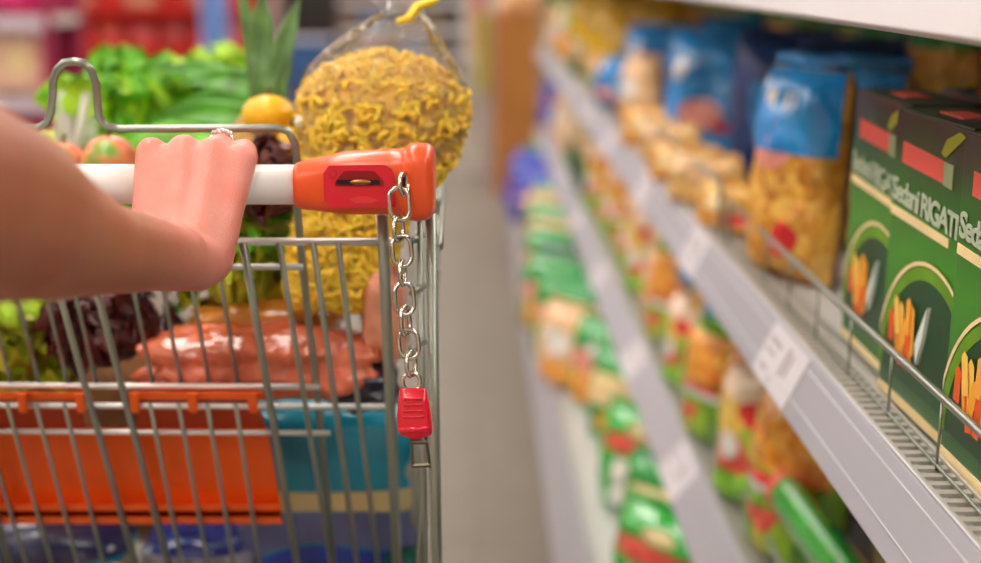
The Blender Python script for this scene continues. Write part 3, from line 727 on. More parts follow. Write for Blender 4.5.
for y, r in ((407, .0027),):
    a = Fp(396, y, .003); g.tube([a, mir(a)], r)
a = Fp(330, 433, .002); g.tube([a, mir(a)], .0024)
cp(g, 'gate_cross_bars', chrome_lit)
# seat back grid behind
g = MB(); bars = MB()
for k in range(-4, 9):
    x1 = 12 + 28.3 * k
    if 112 < x1 < 140: continue
    x0 = x1 - 120 * (.275 - .00045 * x1)
    g.tube([Bp(x0, 267), Bp(x1, 387)], .0018, 6)
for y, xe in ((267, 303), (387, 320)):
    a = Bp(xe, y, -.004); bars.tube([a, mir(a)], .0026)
cp(g, 'child_seat_grid', chrome); cp(bars, 'seat_cross_bars', chrome_lit)
# seat frame with the two loops on top
g = MB()
ptsr = [(333, 563), (318, 400), (303, 271), (297, 207), (297, 160), (295, 143), (288, 131), (276, 128), (200, 128.5), (120, 129), (106, 126), (99, 117), (97, 100), (96, 84), (91, 70), (84, 63), (74, 61.5), (64, 63), (57, 70), (53, 80), (52.5, 96), (51, 112), (47, 123), (38, 128.5), (18, 129)]
P3 = [Bp(x, y) for x, y in ptsr]
# mirrored half: reflect about the midpoint of the gap so both loops stand side by side
xm = loc(P3[-1])[0]
left = []
for p in P3[::-1]:
    x, y, z = loc(p); left.append(L_(-x + 2 * (xm + .0) - .0, y, z))
sm = []
allp = P3 + left[1:]
cp(g.tube(allp, .0031, 10), 'child_seat_frame', chrome)
# corner posts of the gate and outer posts
a, b = Fp(382, 214), Fp(397, 563); pair([a, extend(a, b, .5)], .0044, 'gate_post')
a, b = at(431, 214, .955), at(436.5, 563, 1.03)
pair([a, extend(a, b, .42)], .0044, 'corner_post')
a, b = at(419, 214, .975), at(425, 563, 1.07)
pair([a, extend(a, b, .42)], .003, 'inner_post')
for y in (237, 289, 345):
    a = at(412, y + 4, .965); b = at(424, y - 3, 1.0); pair([a, b], .0026, 'hinge_hook')
# sides, rim, front and floor of the basket
BL = .86; HWt, HWf = .266, .227; ZT, ZB = hz - .055, .43
def side_pt(t, u):   # t 0..1 along the basket, u 0 bottom .. 1 top
    return L_((HWt + (HWf - HWt) * t) * (.86 + .14 * u), .045 + BL * t + .06 * (u - 1) * 0, ZB + (ZT - ZB) * u)
for sgn, nm in ((1, 'side_panel'), (-1, 'side_panel')):
    g = MB()
    sp_ = lambda t, u: side_pt(t, u) if sgn > 0 else mir(side_pt(t, u))
    for i in range(25): g.tube([sp_(i / 24, 0), sp_(i / 24, 1)], .0019, 6)
    for u in (.0, .2, .4, .6, .8, ): g.tube([sp_(0, u), sp_(1, u)], .0024, 6)
    cp(g, nm, chrome)
g = MB()
g.tube([mir(side_pt(0, 1)), mir(side_pt(1, 1)), side_pt(1, 1), side_pt(0, 1)], .0045, 10)
cp(g, 'basket_rim', chrome)
g = MB()
for i in range(13):
    x = -1 + 2 * i / 12; a = side_pt(1, 0); b = side_pt(1, 1)
    g.tube([L_(loc(a)[0] * x, loc(a)[1], a.z), L_(loc(b)[0] * x, loc(b)[1], b.z)], .0019, 6)
for u in (.2, .4, .6, .8): g.tube([mir(side_pt(1, u)), side_pt(1, u)], .0022, 6)
cp(g, 'front_panel', chrome)
g = MB()
for i in range(15):
    x = -1 + 2 * i / 14; a = side_pt(0, 0); b = side_pt(1, 0)
    g.tube([L_(loc(a)[0] * x, loc(a)[1], a.z), L_(loc(b)[0] * x, loc(b)[1], b.z)], .0024, 6)
for t in (0, .2, .4, .6, .8, 1): g.tube([mir(side_pt(t, 0)), side_pt(t, 0)], .0026, 6)
cp(g, 'basket_floor', chrome)
# chassis and casters
for s in (1, -1):
    g = MB()
    g.tube([L_(s * .225, .02, .50), L_(s * .225, .06, .30), L_(s * .23, .05, .16), L_(s * .23, .10, .13), L_(s * .18, .85, .13)], .010, 12)
    g.tube([L_(s * .2, .05, .43), L_(s * .19, .85, .43)], .008, 10)
    g.tube([L_(s * .19, .60, .13), L_(s * .185, .75, .43)], .008, 10)
    cp(g, 'chassis_side', chrome)
g = MB(); g.tube([L_(-.23, .10, .13), L_(.23, .10, .13)], .009, 10); g.tube([L_(-.185, .80, .13), L_(.185, .80, .13)], .009, 10)
cp(g, 'chassis_cross_tube', chrome)
rub = mat('wheel_rubber', (40, 40, 42), .6)
for (x, y) in ((-.23, .09), (.23, .09), (-.18, .82), (.18, .82)):
    g = MB()
    c = L_(x, y, .0575)
    for s in (-.016, .016): g.tube([c + cart_ex * s, c + cart_ex * s + V((0, -.01, .06))], [(.014, .002), (.02, .002)], 4, flat=tuple(cart_ey))
    g.tube([c + V((0, -.01, .06)), c + V((0, -.01, .075))], .022, 14)
    ca = cp(g, 'caster', chrome)
    w = MB(); w.tube([c - cart_ex * .0125, c - cart_ex * .01, c + cart_ex * .01, c + cart_ex * .0125], [.05, .0575, .0575, .05], 28)
    sub(w, 'wheel', rub, parent=ca)
# orange seat flap: top bars with clips, panel, ledge
def fl(px, py, k): return Fp(px, py, k)
def slab3(pts, k0, k1):
    n = len(pts); mb = MB()
    mb.add([Fp(a, b, k0) for a, b in pts] + [Fp(a, b, k1) for a, b in pts], [tuple(range(n))[::-1], tuple(range(n, 2 * n))] + [(i, (i + 1) % n, n + (i + 1) % n, n + i) for i in range(n)])
    return mb
flap = cp(slab3([(-52, 428), (268, 428), (281, 506), (-40, 506)], .012, .017), 'seat_flap', orange_flap, smooth=False, bevel=.001)
for pts in ([(-52, 392), (84, 392), (86, 400), (-50, 400)], [(129, 392), (262, 392), (264, 400), (130, 400)]):
    sub(slab3(pts, .004, .014), 'flap_top_bar', orange_flap, parent=flap, smooth=False, bevel=.0015)
for x0 in (-40, 22, 80, 134, 192, 252):
    m_ = slab3([(x0 - 5, 393), (x0 + 5, 393), (x0 + 6, 413), (x0 - 3, 413)], -.0055, .010)
    sub(m_, 'flap_clip', orange_flap, parent=flap, smooth=False, bevel=.002)
for pts in ([(-52, 401), (81, 401), (86, 429), (-50, 429)], [(134, 401), (258, 401), (266, 429), (139, 429)]):
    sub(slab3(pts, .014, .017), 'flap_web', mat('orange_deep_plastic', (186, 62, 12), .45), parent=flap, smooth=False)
sub(slab3([(-44, 505), (281, 505), (282, 511), (-42, 511)], -.001, .018), 'flap_ledge', orange_flap, parent=flap, smooth=False, bevel=.001)
sub(slab3([(-44, 517), (281, 517), (283, 524), (-42, 524)], -.001, .018), 'flap_ledge', orange_flap, parent=flap, smooth=False, bevel=.001)
sub(slab3([(-44, 510), (281, 510), (282, 518), (-42, 518)], .010, .015), 'flap_groove', mat('orange_painted_shade', (150, 26, 14), .5), parent=flap, smooth=False)  # groove shade painted in as a darker orange

# ------------------------------------------------------------------ groceries in the cart
def blob(name, c, r, m, label, cat, amp=.12, fr=2.5, sqr=3, nu=40, nv=28, group=None, parts=None, seed=0):
    """lumpy wrapped pack around c with radii r (in world axes)"""
    t = thing(name, label, cat, (c.x, c.y, c.z - r[2]), group=group)
    def fn(d): 
        # squarer than an ellipsoid
        k = (abs(d.x) ** sqr + abs(d.y) ** sqr + abs(d.z) ** sqr) ** (-1 / sqr)
        return k * .9 * (1 + amp * nz((d.x * fr + seed, d.y * fr, d.z * fr)) + amp * .4 * nz((d.x * fr * 3, d.y * fr * 3 + seed, d.z * fr * 3)))
    MB().ell(c, r[0], r[1], r[2], nu, nv, fn).build('wrapper', m, t, world=True)
    t['_fn'] = 0; del t['_fn']
    for (pn, pm, ax, z0, z1) in (parts or ()):
        # a band around the pack between two heights (-1..1)
        b = MB()
        def bp_(a, v):
            z = z0 + (z1 - z0) * v; th = math.acos(max(-1, min(1, z * .9)))
            ph = 2 * PI * a; d = V((math.sin(th) * math.cos(ph), math.sin(th) * math.sin(ph), math.cos(th))); k = fn(d) * 1.012
            return c + V((d.x * r[0], d.y * r[1], d.z * r[2])) * k
        b.grid(bp_, 60, 8).build(pn, pm, t, world=True)
    return t
def W(px, py, d): return at(px, py, d)

# big bag of curly pasta
bt = thing('pasta_bag', 'large clear bag of yellow curly pasta tied with yellow clip', 'pasta bag', W(375, 300, 1.13))
bd = 1.14; bs = bd / F
def bagc(t):   # centre x px, y px and half width px for t 0 bottom .. 1 neck
    ks = [(0, 335, 306, 38), (.1, 338, 290, 52), (.3, 345, 245, 55), (.45, 358, 205, 58), (.58, 378, 160, 78), (.68, 382, 125, 88), (.78, 383, 92, 87), (.86, 382, 68, 77), (.92, 386, 48, 60), (.97, 394, 28, 40), (1.0, 400, 14, 24)]
    for i in range(len(ks) - 1):
        if t <= ks[i + 1][0]:
            a, b = ks[i], ks[i + 1]; q = (t - a[0]) / (b[0] - a[0]); q2 = q * q * (3 - 2 * q) if False else q
            return [a[j] + (b[j] - a[j]) * q2 for j in (1, 2, 3)]
    return ks[-1][1:]
def bag_pt(t, ph, k=1.0, wr=1):
    x, y, hw = bagc(t); r = hw * bs
    pl = 1 + wr * (.05 * nz((math.cos(ph) * 2, math.sin(ph) * 2, t * 5)) + (.10 * max(0, t - .8) * 5) * .5 * math.sin(ph * 9 + 3 * nz((t * 3, 1, 2))))
    c = W(x, y, bd)
    return c + (cart_ex * math.cos(ph) + cart_ey * math.sin(ph) * .68) * r * pl * k
m_ = MB(); m_.grid(lambda a, b: bag_pt(.0 + b, a * 2 * PI), 96, 46)
m_.build('clear_film_bag', clear_big, bt, world=True)
# frilly mouth of the bag above the tie
def mouth(a, b):
    ph = a * 2 * PI; q = b
    x = 400 + 14 * q; y = 14 - 52 * q; r = (20 + 46 * q ** 1.2) * bs * (1 + .28 * math.sin(ph * 7 + 2 * q) * (.3 + q))
    c = W(x, y, bd); return c + (cart_ex * math.cos(ph) + cart_ey * math.sin(ph) * .5) * r + V((0, 0, 1)) * .012 * q * math.sin(ph * 5)
MB().grid(mouth, 110, 14).build('bag_mouth', clear_big, bt, world=True)
# tie clip
m_ = MB(); a, b = W(398, 22, bd - .045), W(436, -2, bd - .035)
m_.tube([a, a.lerp(b, .3) + V((0, 0, -.003)), a.lerp(b, .5) + V((0, 0, .003)), b.lerp(a, .2), b], [(.003, .004), (.004, .007), (.004, .006), (.004, .009), (.003, .007)], 10)
m_.build('yellow_clip', mat('clip_yellow', (244, 208, 16), .35), bt, world=True)
# pasta filling
core = MB()
def core_pt(a, b):
    t = .02 + b * .88
    k = .86 if t < .78 else .86 * math.sqrt(max(0.0, 1 - ((t - .78) / .125) ** 2))
    return bag_pt(t, a * 2 * PI, max(.01, k) + .03 * nz((a * 20, b * 14, 3)), 1)
core.grid(core_pt, 60, 44)
core.build('pasta_mass', pasta_big, bt, world=True)
noodles = MB()
rnd = random.Random(3)
for i in range(2600):
    t = rnd.uniform(.03, .90); ph = rnd.uniform(PI * .95, PI * 2.05) if rnd.random() < .8 else rnd.uniform(0, 2 * PI)
    k = rnd.uniform(.86, .95)
    if t > .76: k *= math.sqrt(max(.0, 1 - ((t - .76) / .145) ** 2)) * rnd.choice((1, 1, .8, .5))
    c = bag_pt(t, ph, k); r = rnd.uniform(.004, .0062); e = V((rnd.gauss(0, 1), rnd.gauss(0, 1), rnd.gauss(0, 1))).normalized()
    u = e.orthogonal().normalized(); w = e.cross(u); n = 7; a0 = rnd.uniform(0, 6)
    pts = [c + (u * math.cos(a0 + j * .75) + w * math.sin(a0 + j * .75)) * r + e * (j - 3) * .0010 for j in range(n)]
    noodles.tube(pts, .0023, 5)
nd = noodles.build('curly_pasta', [pasta_big], bt, world=True); nd['kind'] = 'stuff'
# small white blob painted as a film sparkle at the left of the bag
m_ = MB(); c = bag_pt(.70, PI * 1.16, 1.02); m_.ell(c, .004, .002, .005, 10, 8); m_.build('painted_sparkle', white_f, bt, world=True)

# leaves
def leaf(mb, base, dirv, up, L, Wd, curl=.6, ruf=.1, seed=0, nu=10, nv=12, cup=.3, fr=9):
    dirv = V(dirv).normalized(); up = (V(up) - dirv * V(up).dot(dirv)).normalized(); side = dirv.cross(up)
    def f(a, b):
        u = 2 * a - 1; wv = Wd * (math.sin(PI * min(1, .08 + b * .9)) ** .7) * (1 if b < .98 else .8)
        ang = curl * b
        p = base + dirv * (L * math.sin(ang + 1e-6) / (curl if abs(curl) > .01 else 1) if abs(curl) > .01 else L * b) + up * (-(L / curl) * (1 - math.cos(ang)) if abs(curl) > .01 else 0)
        edge = abs(u) ** 2
        rf = ruf * edge * (math.sin(b * fr + seed + 3 * u) + .8 * nz((u * 3 + seed, b * 5, seed)))
        return p + side * (u * wv * .5) + up * (cup * Wd * edge + rf * Wd)
    mb.grid(f, nu, nv)
leaf_l = mat('lettuce_lime', (185, 232, 50), .4, var=.3, vscale=30, bump=.5, bscale=60, sss=.15)
leaf_m = mat('leaf_green', (110, 190, 30), .4, var=.35, vscale=26, bump=.5, bscale=60)
leaf_y = mat('lettuce_yellow_green', (170, 180, 40), .4, var=.4, vscale=30, bump=.5, bscale=60)
leaf_d = mat('lettuce_dark_red', (84, 32, 34), .4, var=.6, vscale=40, bump=.6, bscale=70)
leaf_k = mat('leek_green', (84, 150, 50), .35, var=.4, vscale=30)
leaf_p = mat('crown_green', (104, 146, 84), .4, var=.4, vscale=30)
def lettuce(c, R, mats, label, n=60, seed=1, name='lettuce', cat='lettuce', ruf=.3):
    t = thing(name, label, cat, (c.x, c.y, c.z - R * .8), group=None)
    r = random.Random(seed)
    MB().ell(c, R * .55, R * .55, R * .5, 20, 14, lambda d: 1 + .2 * nz(d * 3)).build('heart', mats[0], t, world=True)
    for j in range(n):
        a = r.uniform(0, 2 * PI); e = r.uniform(-.5, 1.4)
        d = V((math.cos(a) * math.cos(e), math.sin(a) * math.cos(e), math.sin(e)))
        m_ = MB(); leaf(m_, c + d * R * .3, d + V((0, 0, .2)), V((0, 0, 1)) if abs(e) < 1 else V((math.cos(a), math.sin(a), 0)), R * r.uniform(.6, .95), R * r.uniform(.55, .95), r.uniform(.3, 1.3), ruf, seed=j * 1.7, cup=.3, fr=16, nv=16)
        m_.build('leaf', mats[j % len(mats)], t, world=True)
    return t
lettuce(W(116, 120, 1.50), .064, [leaf_l, leaf_m], 'bright green lettuce behind the loop of the cart frame', seed=2)
lettuce(W(168, 110, 1.60), .062, [leaf_l, leaf_m, leaf_m], 'leafy green head in middle of the heap above the hand', seed=5)
lettuce(W(222, 96, 1.66), .062, [leaf_l], 'pale lime lettuce just left of the pineapple leaves', seed=6, ruf=.1)
lettuce(W(20, 345, 1.22), .075, [leaf_y, leaf_l], 'yellow green lettuce behind the wires under the forearm', seed=8)
lettuce(W(235, 265, 1.2), .065, [leaf_y, leaf_y, leaf_m], 'olive green lettuce behind the wires below the handle', seed=9)
lettuce(W(108, 335, 1.17), .055, [leaf_d], 'dark red lettuce behind the middle gate wires', seed=10, ruf=.3)
lettuce(W(268, 192, 1.17), .046, [leaf_d, leaf_d, mat('lettuce_brown', (130, 70, 60), .4, var=.4, bump=.5)], 'dark red curly lettuce between hand and pasta bag', seed=11, ruf=.3)
# white-ribbed greens
def chard(c, label, seed):
    t = thing('leafy_greens', label, 'leafy greens', c)
    r = random.Random(seed)
    for j in range(5):
        a = V((r.uniform(-.15, .3), r.uniform(-.2, .2), 1)).normalized()
        m_ = MB(); b = c + V((r.uniform(-.02, .02), r.uniform(-.02, .02), 0)); m_.tube([b, b + a * .035, b + a * .07], [(.008, .013), (.007, .011), (.004, .006)], 8)
        m_.build('white_stalk', white_f, t, world=True)
        m_ = MB(); leaf(m_, b + a * .045, a, V((0, -1, .2)), .045, .045, .5, .2, seed=j); m_.build('leaf', leaf_l if j % 2 else leaf_m, t, world=True)
chard(W(76, 156, 1.40), 'white ribbed greens standing inside the wire loop', 3)
chard(W(120, 112, 1.72), 'white and green leaf bunch at back of the vegetable heap', 4)
# leek leaves lying over the heap
t = thing('leek', 'leek with long dark green leaves lying across the vegetable heap', 'leek', W(190, 120, 1.4))
def blade(mb, pts, w, m=None):
    """a folded long leaf along pts (px,py,d)"""
    P = [W(*p) for p in pts]; n = 24
    def cr(q):
        i = min(len(P) - 2, int(q * (len(P) - 1))); f = q * (len(P) - 1) - i
        p0, p1, p2, p3 = P[max(0, i - 1)], P[i], P[i + 1], P[min(len(P) - 1, i + 2)]
        return .5 * ((2 * p1) + (p2 - p0) * f + (2 * p0 - 5 * p1 + 4 * p2 - p3) * f * f + (3 * p1 - p0 - 3 * p2 + p3) * f ** 3)
    def f(a, b):
        p = cr(min(.9999, b)); tn = (cr(min(.9999, b + .02)) - cr(max(0, b - .02))).normalized()
        sd = tn.cross(V((0, -1, .3))).normalized(); u = 2 * a - 1
        ww = w * (.45 + .55 * math.sin(PI * min(1, b * .8 + .2))) * (1 - max(0, b - .7) / .3 * .92)
        return p + sd * u * ww * .5 + V((0, -1, .3)).normalized() * (1 - abs(u)) * ww * -.25
    mb.grid(f, 6, n)
for pts, w in (([(286, 122, 1.36), (262, 92, 1.38), (225, 78, 1.42), (180, 84, 1.5)], .030), ([(282, 126, 1.35), (250, 108, 1.36), (212, 100, 1.4), (165, 112, 1.44)], .028), ([(278, 130, 1.34), (240, 118, 1.34), (200, 112, 1.38), (150, 122, 1.4)], .03), ([(268, 118, 1.38), (235, 86, 1.42), (200, 70, 1.5), (150, 68, 1.55)], .028)):
    m_ = MB(); blade(m_, pts, w); m_.build('leaf', leaf_k, t, world=True, solid=.001)
m_ = MB(); m_.tube([W(292, 128, 1.36), W(330, 150, 1.34)], .012, 12); m_.build('white_shank', white_f, t, world=True)
# pineapple
pc = W(268, 178, 1.34)
t = thing('pineapple', 'pineapple with tall pointed grey green leaves beside the pasta bag', 'pineapple', pc - V((0, 0, .10)))
MB().ell(pc, .05, .05, .075, 24, 16).build('fruit_body', cells('pineapple_skin', [(0, (170, 110, 30)), (.5, (205, 150, 40)), (1, (120, 90, 30))], 60, coat=0), t, world=True)
r = random.Random(5)
for (x0, y0, x1, y1, w) in ((260, 108, 262, -14, .026), (256, 108, 236, -34, .013), (272, 110, 299, -2, .021), (264, 110, 254, 30, .020), (276, 112, 292, 50, .015), (266, 110, 270, 60, .016)):
    m_ = MB(); xm_ = x0 + (x1 - x0) * .35; ym = y0 + (y1 - y0) * .5
    blade(m_, [(x0, y0, 1.34), (xm_, ym, 1.33), (x1, y1, 1.31 + r.uniform(-.02, .03))], w); m_.build('crown_leaf', leaf_p, t, world=True, solid=.001)
# fruit
def fruit(px, py, d, R, m, name, label, cat, sq=(1, 1, 1), group=None):
    c = W(px, py, d); t = thing(name, label, cat, c - V((0, 0, R)), group=group)
    MB().ell(c, R * sq[0], R * sq[1], R * sq[2], 28, 18, lambda q: 1 + .05 * nz(q * 2 + V((px, 0, 0)))).build('fruit_body', m, t, world=True)
    MB().tube([c + V((0, 0, R * sq[2] * .95)), c + V((.003, 0, R * sq[2] + .008))], .0018, 6).build('stem', mat('stem_brown', (90, 80, 40), .6), t, world=True)
lem = mat('lemon_yellow', (250, 190, 10), .35, bump=.2, bscale=200)
fruit(269, 116, 1.20, .023, lem, 'lemon', 'yellow lemon on top of the heap at foot of pineapple', 'lemon', (1.1, 1, .85), 'lemons')
fruit(292, 152, 1.17, .019, lem, 'lemon', 'yellow lemon squeezed beside the pasta bag below frame corner', 'lemon', (.8, 1, 1.2), 'lemons')
def apple_mat():
    m, nt, b = nodes('apple_skin'); N, L = nt.nodes, nt.links
    tc = N.new('ShaderNodeTexCoord'); n = N.new('ShaderNodeTexNoise'); n.inputs['Scale'].default_value = 22; n.inputs['Detail'].default_value = 2
    L.new(tc.outputs['Object'], n.inputs['Vector']); r = N.new('ShaderNodeValToRGB'); r.color_ramp.elements.new(.5)
    for e, (p, c) in zip(r.color_ramp.elements, [(.36, (120, 170, 60)), (.47, (235, 140, 90)), (.62, (214, 60, 50))]): e.position = p; e.color = srgb(*c)
    L.new(n.outputs['Fac'], r.inputs['Fac']); L.new(r.outputs['Color'], b.inputs['Base Color']); b.inputs['Roughness'].default_value = .3
    return m
am = apple_mat()
fruit(110, 164, 1.2, .026, am, 'apple', 'red and green apple just above the white handle bar', 'apple', group='apples')
fruit(64, 166, 1.22, .022, am, 'apple', 'reddish apple partly hidden by the forearm, left of other apple', 'apple', group='apples')
# packs lower in the basket
amber = mat('amber_pack', (206, 130, 40), .22, coat=.8, bump=.6, bscale=18, var=.4, vscale=18)
meat = mat('pink_meat', (206, 100, 66), .25, coat=.7, bump=1, bscale=30, var=.4, vscale=22)
blob('bread_pack', W(265, 322, 1.18), (.072, .04, .026), amber, 'amber glossy pack above the pink meat pack', 'food pack', .2, seed=3)
blob('meat_pack', W(255, 362, 1.13), (.115, .045, .034), meat, 'long shiny pink meat pack lying above the orange flap', 'meat pack', .22, seed=4, nu=60)
blob('meat_pack', W(385, 315, 1.14), (.022, .035, .05), mat('peach_pack', (226, 150, 120), .3, coat=.6, bump=.4), 'peach coloured pack upright in right corner of basket', 'food pack', .15, seed=5)
blob('berry_bag', W(362, 384, 1.14), (.035, .04, .022), mat('navy_dark', (22, 20, 44), .35, coat=.4, bump=.5), 'dark navy pack under pink meat at right corner', 'food pack', .2, seed=6)
teal = mat('teal_film', (0, 150, 185), .25, coat=.5, bump=.5, bscale=14, var=.2)
cream_b = mat('cream_band', (214, 198, 140), .4)
blob('paper_roll_pack', W(330, 482, 1.30), (0.095, 0.055, 0.095), teal, 'teal pack with cream band and blue base behind gate', 'wrapped pack', .05, sqr=7, seed=7, nu=60,
     parts=[('cream_band', cream_b, 2, -.12, .12), ('violet_band', mat('violet_film', (96, 104, 160), .3, coat=.5, var=.3), 2, -.5, -.13), ('blue_base', mat('royal_blue', (20, 60, 170), .3, coat=.5, var=.4), 2, -.98, -.52)])
blob('snack_pack', W(205, 560, 1.30), (0.062, 0.050, 0.039), mat('royal_blue_film', (26, 56, 150), .25, coat=.7, bump=.7, bscale=20, var=.5, vscale=24), 'royal blue glossy pack under the orange flap', 'food pack', .1, sqr=5, seed=8,
     parts=[('silver_band', mat('silver_mottled', (140, 140, 160), .3, coat=.4, var=.5, vscale=40), 2, .2, .6)])  # mottled silver band around the pack
blob('rice_pack', W(45, 566, 1.30), (0.095, 0.050, 0.045), mat('navy_print', (24, 32, 84), .3, coat=.5), 'cream pack with navy top under the orange flap', 'food pack', .08, sqr=5, seed=9,
     parts=[('cream_body', mat('cream_pack', (206, 194, 140), .35, coat=.4, var=.15), 2, -.9, .42), ('teal_mark', teal, 2, .42, .5)])
blob('milk_bag', W(404, 470, 1.30), (0.023, 0.050, 0.071), film('milky_film', (210, 215, 200), .55, .15), 'cloudy plastic bag in right rear corner of the basket', 'plastic bag', .2, seed=10)
blob('food_carton', W(404, 560, 1.30), (0.023, 0.050, 0.029), mat('teal_green', (0, 130, 120), .3, coat=.5, var=.3), 'teal green pack at bottom of right basket corner', 'food pack', .1, seed=12)
# filler packs giving the basket its load, seen between the wires
blob('cereal_pack', W(120, 470, 1.48), (0.135, 0.070, 0.087), mat('brown_pack', (110, 70, 40), .5, var=.3), 'brown pack deep in basket behind the orange flap', 'food pack', .1, seed=13)
blob('bread_pack', W(150, 400, 1.45), (.15, .09, .10), mat('brown_bread', (150, 100, 50), .5, coat=.3, var=.4, bump=.5), 'brown bread pack in middle of basket under the lettuces', 'bread', .12, seed=14)
blob('salad_bag', W(220, 200, 1.42), (.14, .09, .09), leaf_m, 'green salad bag beneath the heap of vegetables', 'salad bag', .3, seed=15)
blob('salad_bag', W(60, 210, 1.46), (.10, .09, .09), leaf_y, 'yellow green salad bag at left of heap behind forearm', 'salad bag', .3, seed=16)

# ------------------------------------------------------------------ the person's arm and hand
def skin_mat():
    m, nt, b = nodes('skin'); N, L = nt.nodes, nt.links
    tc = N.new('ShaderNodeTexCoord')
    n = N.new('ShaderNodeTexNoise'); n.inputs['Scale'].default_value = 28; n.inputs['Detail'].default_value = 4
    L.new(tc.outputs['Object'], n.inputs['Vector'])
    # pink hand; forearm shade painted as darker brown, blended by distance from the knuckles
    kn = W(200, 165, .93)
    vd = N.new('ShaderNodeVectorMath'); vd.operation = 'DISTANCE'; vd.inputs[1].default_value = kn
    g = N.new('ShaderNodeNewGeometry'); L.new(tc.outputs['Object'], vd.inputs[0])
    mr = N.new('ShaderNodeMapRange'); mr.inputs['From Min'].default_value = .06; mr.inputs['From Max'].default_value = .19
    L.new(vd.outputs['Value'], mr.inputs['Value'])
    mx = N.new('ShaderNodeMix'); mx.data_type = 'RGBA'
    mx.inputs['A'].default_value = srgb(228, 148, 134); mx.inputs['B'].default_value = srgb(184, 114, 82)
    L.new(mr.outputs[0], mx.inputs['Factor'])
    m2 = N.new('ShaderNodeMix'); m2.data_type = 'RGBA'; m2.blend_type = 'MULTIPLY'; m2.inputs['B'].default_value = (1, .80, .78, 1)
    r = N.new('ShaderNodeMapRange'); r.inputs['From Min'].default_value = .45; r.inputs['From Max'].default_value = .75
    L.new(n.outputs['Fac'], r.inputs['Value']); L.new(r.outputs[0], m2.inputs['Factor'])
    L.new(mx.outputs['Result'], m2.inputs['A']); L.new(m2.outputs['Result'], b.inputs['Base Color'])
    b.inputs['Roughness'].default_value = .42; b.inputs['Subsurface Weight'].default_value = .25
    b.inputs['Subsurface Radius'].default_value = (1, .35, .2); b.inputs['Subsurface Scale'].default_value = .008
    n3 = N.new('ShaderNodeTexVoronoi'); n3.inputs['Scale'].default_value = 700
    L.new(tc.outputs['Object'], n3.inputs['Vector'])
    bp = N.new('ShaderNodeBump'); bp.inputs['Strength'].default_value = .3; bp.inputs['Distance'].default_value = .001
    L.new(n3.outputs['Distance'], bp.inputs['Height']); L.new(bp.outputs['Normal'], b.inputs['Normal'])
    return m
arm = MB()
def chain3(pts, n=20):
    """closed tapered limb through (point, radius) with round ends"""
    P = []; R = []
    m = len(pts)
    for i in range(m - 1):
        a, ra = pts[i]; b, rb = pts[i + 1]
        k = max(4, int((b - a).length / .004))
        for j in range(k): 
            q = j / k; P.append(a.lerp(b, q)); R.append(ra + (rb - ra) * q)
    P.append(pts[-1][0]); R.append(pts[-1][1])
    d0 = (P[0] - P[1]).normalized(); d1 = (P[-1] - P[-2]).normalized()
    h0 = [(P[0] + d0 * R[0] * math.sin(a), R[0] * math.cos(a)) for a in (1.45, 1.1, .7, .35)]
    h1 = [(P[-1] + d1 * R[-1] * math.sin(a), R[-1] * math.cos(a)) for a in (.35, .7, 1.1, 1.45)]
    P = [p for p, _ in h0] + P + [p for p, _ in h1]; R = [q for _, q in h0] + R + [q for _, q in h1]
    arm.tube(P, R, n)
def C3(*pts): chain3([(W(x, y, d), r) for x, y, d, r in pts])
# forearm + elbow + upper arm leading out of the picture to the shoulder
C3((196, 262, .882, .0200), (178, 260, .866, .0212), (150, 254, .815, .0238), (100, 248, .738, .0272), (50, 234, .672, .0350), (0, 213, .62, .0440), (-60, 190, .57, .0460), (-120, 175, .53, .0440))
el = W(-120, 175, .53)
chain3([(el, .044), (el + V((-.03, -.02, .02)), .045), (V((-.47, .22, 1.16)), .046), (V((-.53, .06, 1.34)), .055)], 28)
# ulnar head and wrist breadth
C3((200, 262, .885, .0195), (209, 261, .895, .0165))
C3((172, 246, .885, .016), (180, 250, .86, .017))
# palm: metacarpals
C3((160, 250, .892, .015), (150, 212, .915, .0128), (152, 153, .932, .0118))
C3((178, 252, .886, .016), (181, 205, .905, .0138), (184, 151, .930, .0124))
C3((196, 256, .884, .017), (204, 205, .905, .0138), (213, 153, .931, .0120))
C3((210, 260, .890, .016), (226, 208, .912, .0130), (241, 160, .932, .0115))
C3((208, 256, .900, .016), (222, 215, .930, .0140), (236, 180, .940, .0110))
C3((166, 245, .905, .016), (160, 210, .93, .014), (166, 175, .935, .012))
C3((190, 240, .91, .018), (192, 190, .925, .014), (196, 165, .930, .011))
def slabw(secs):
    P = []; R = []
    for i in range(len(secs) - 1):
        a, b = secs[i], secs[i + 1]
        for j in range(8):
            q = j / 8; P.append(W(*a[:3]).lerp(W(*b[:3]), q)); R.append((a[3] + (b[3] - a[3]) * q, a[4] + (b[4] - a[4]) * q))
    P.append(W(*secs[-1][:3])); R.append(secs[-1][3:])
    arm.tube(P, R, 28, flat=(1, 0, 0))
slabw([(192, 262, .884, .019, .016), (192, 240, .895, .028, .0180), (190, 212, .909, .037, .0165), (194, 180, .923, .0400, .0160), (197, 160, .930, .0405, .0142), (198, 152, .933, .0385, .0112)])
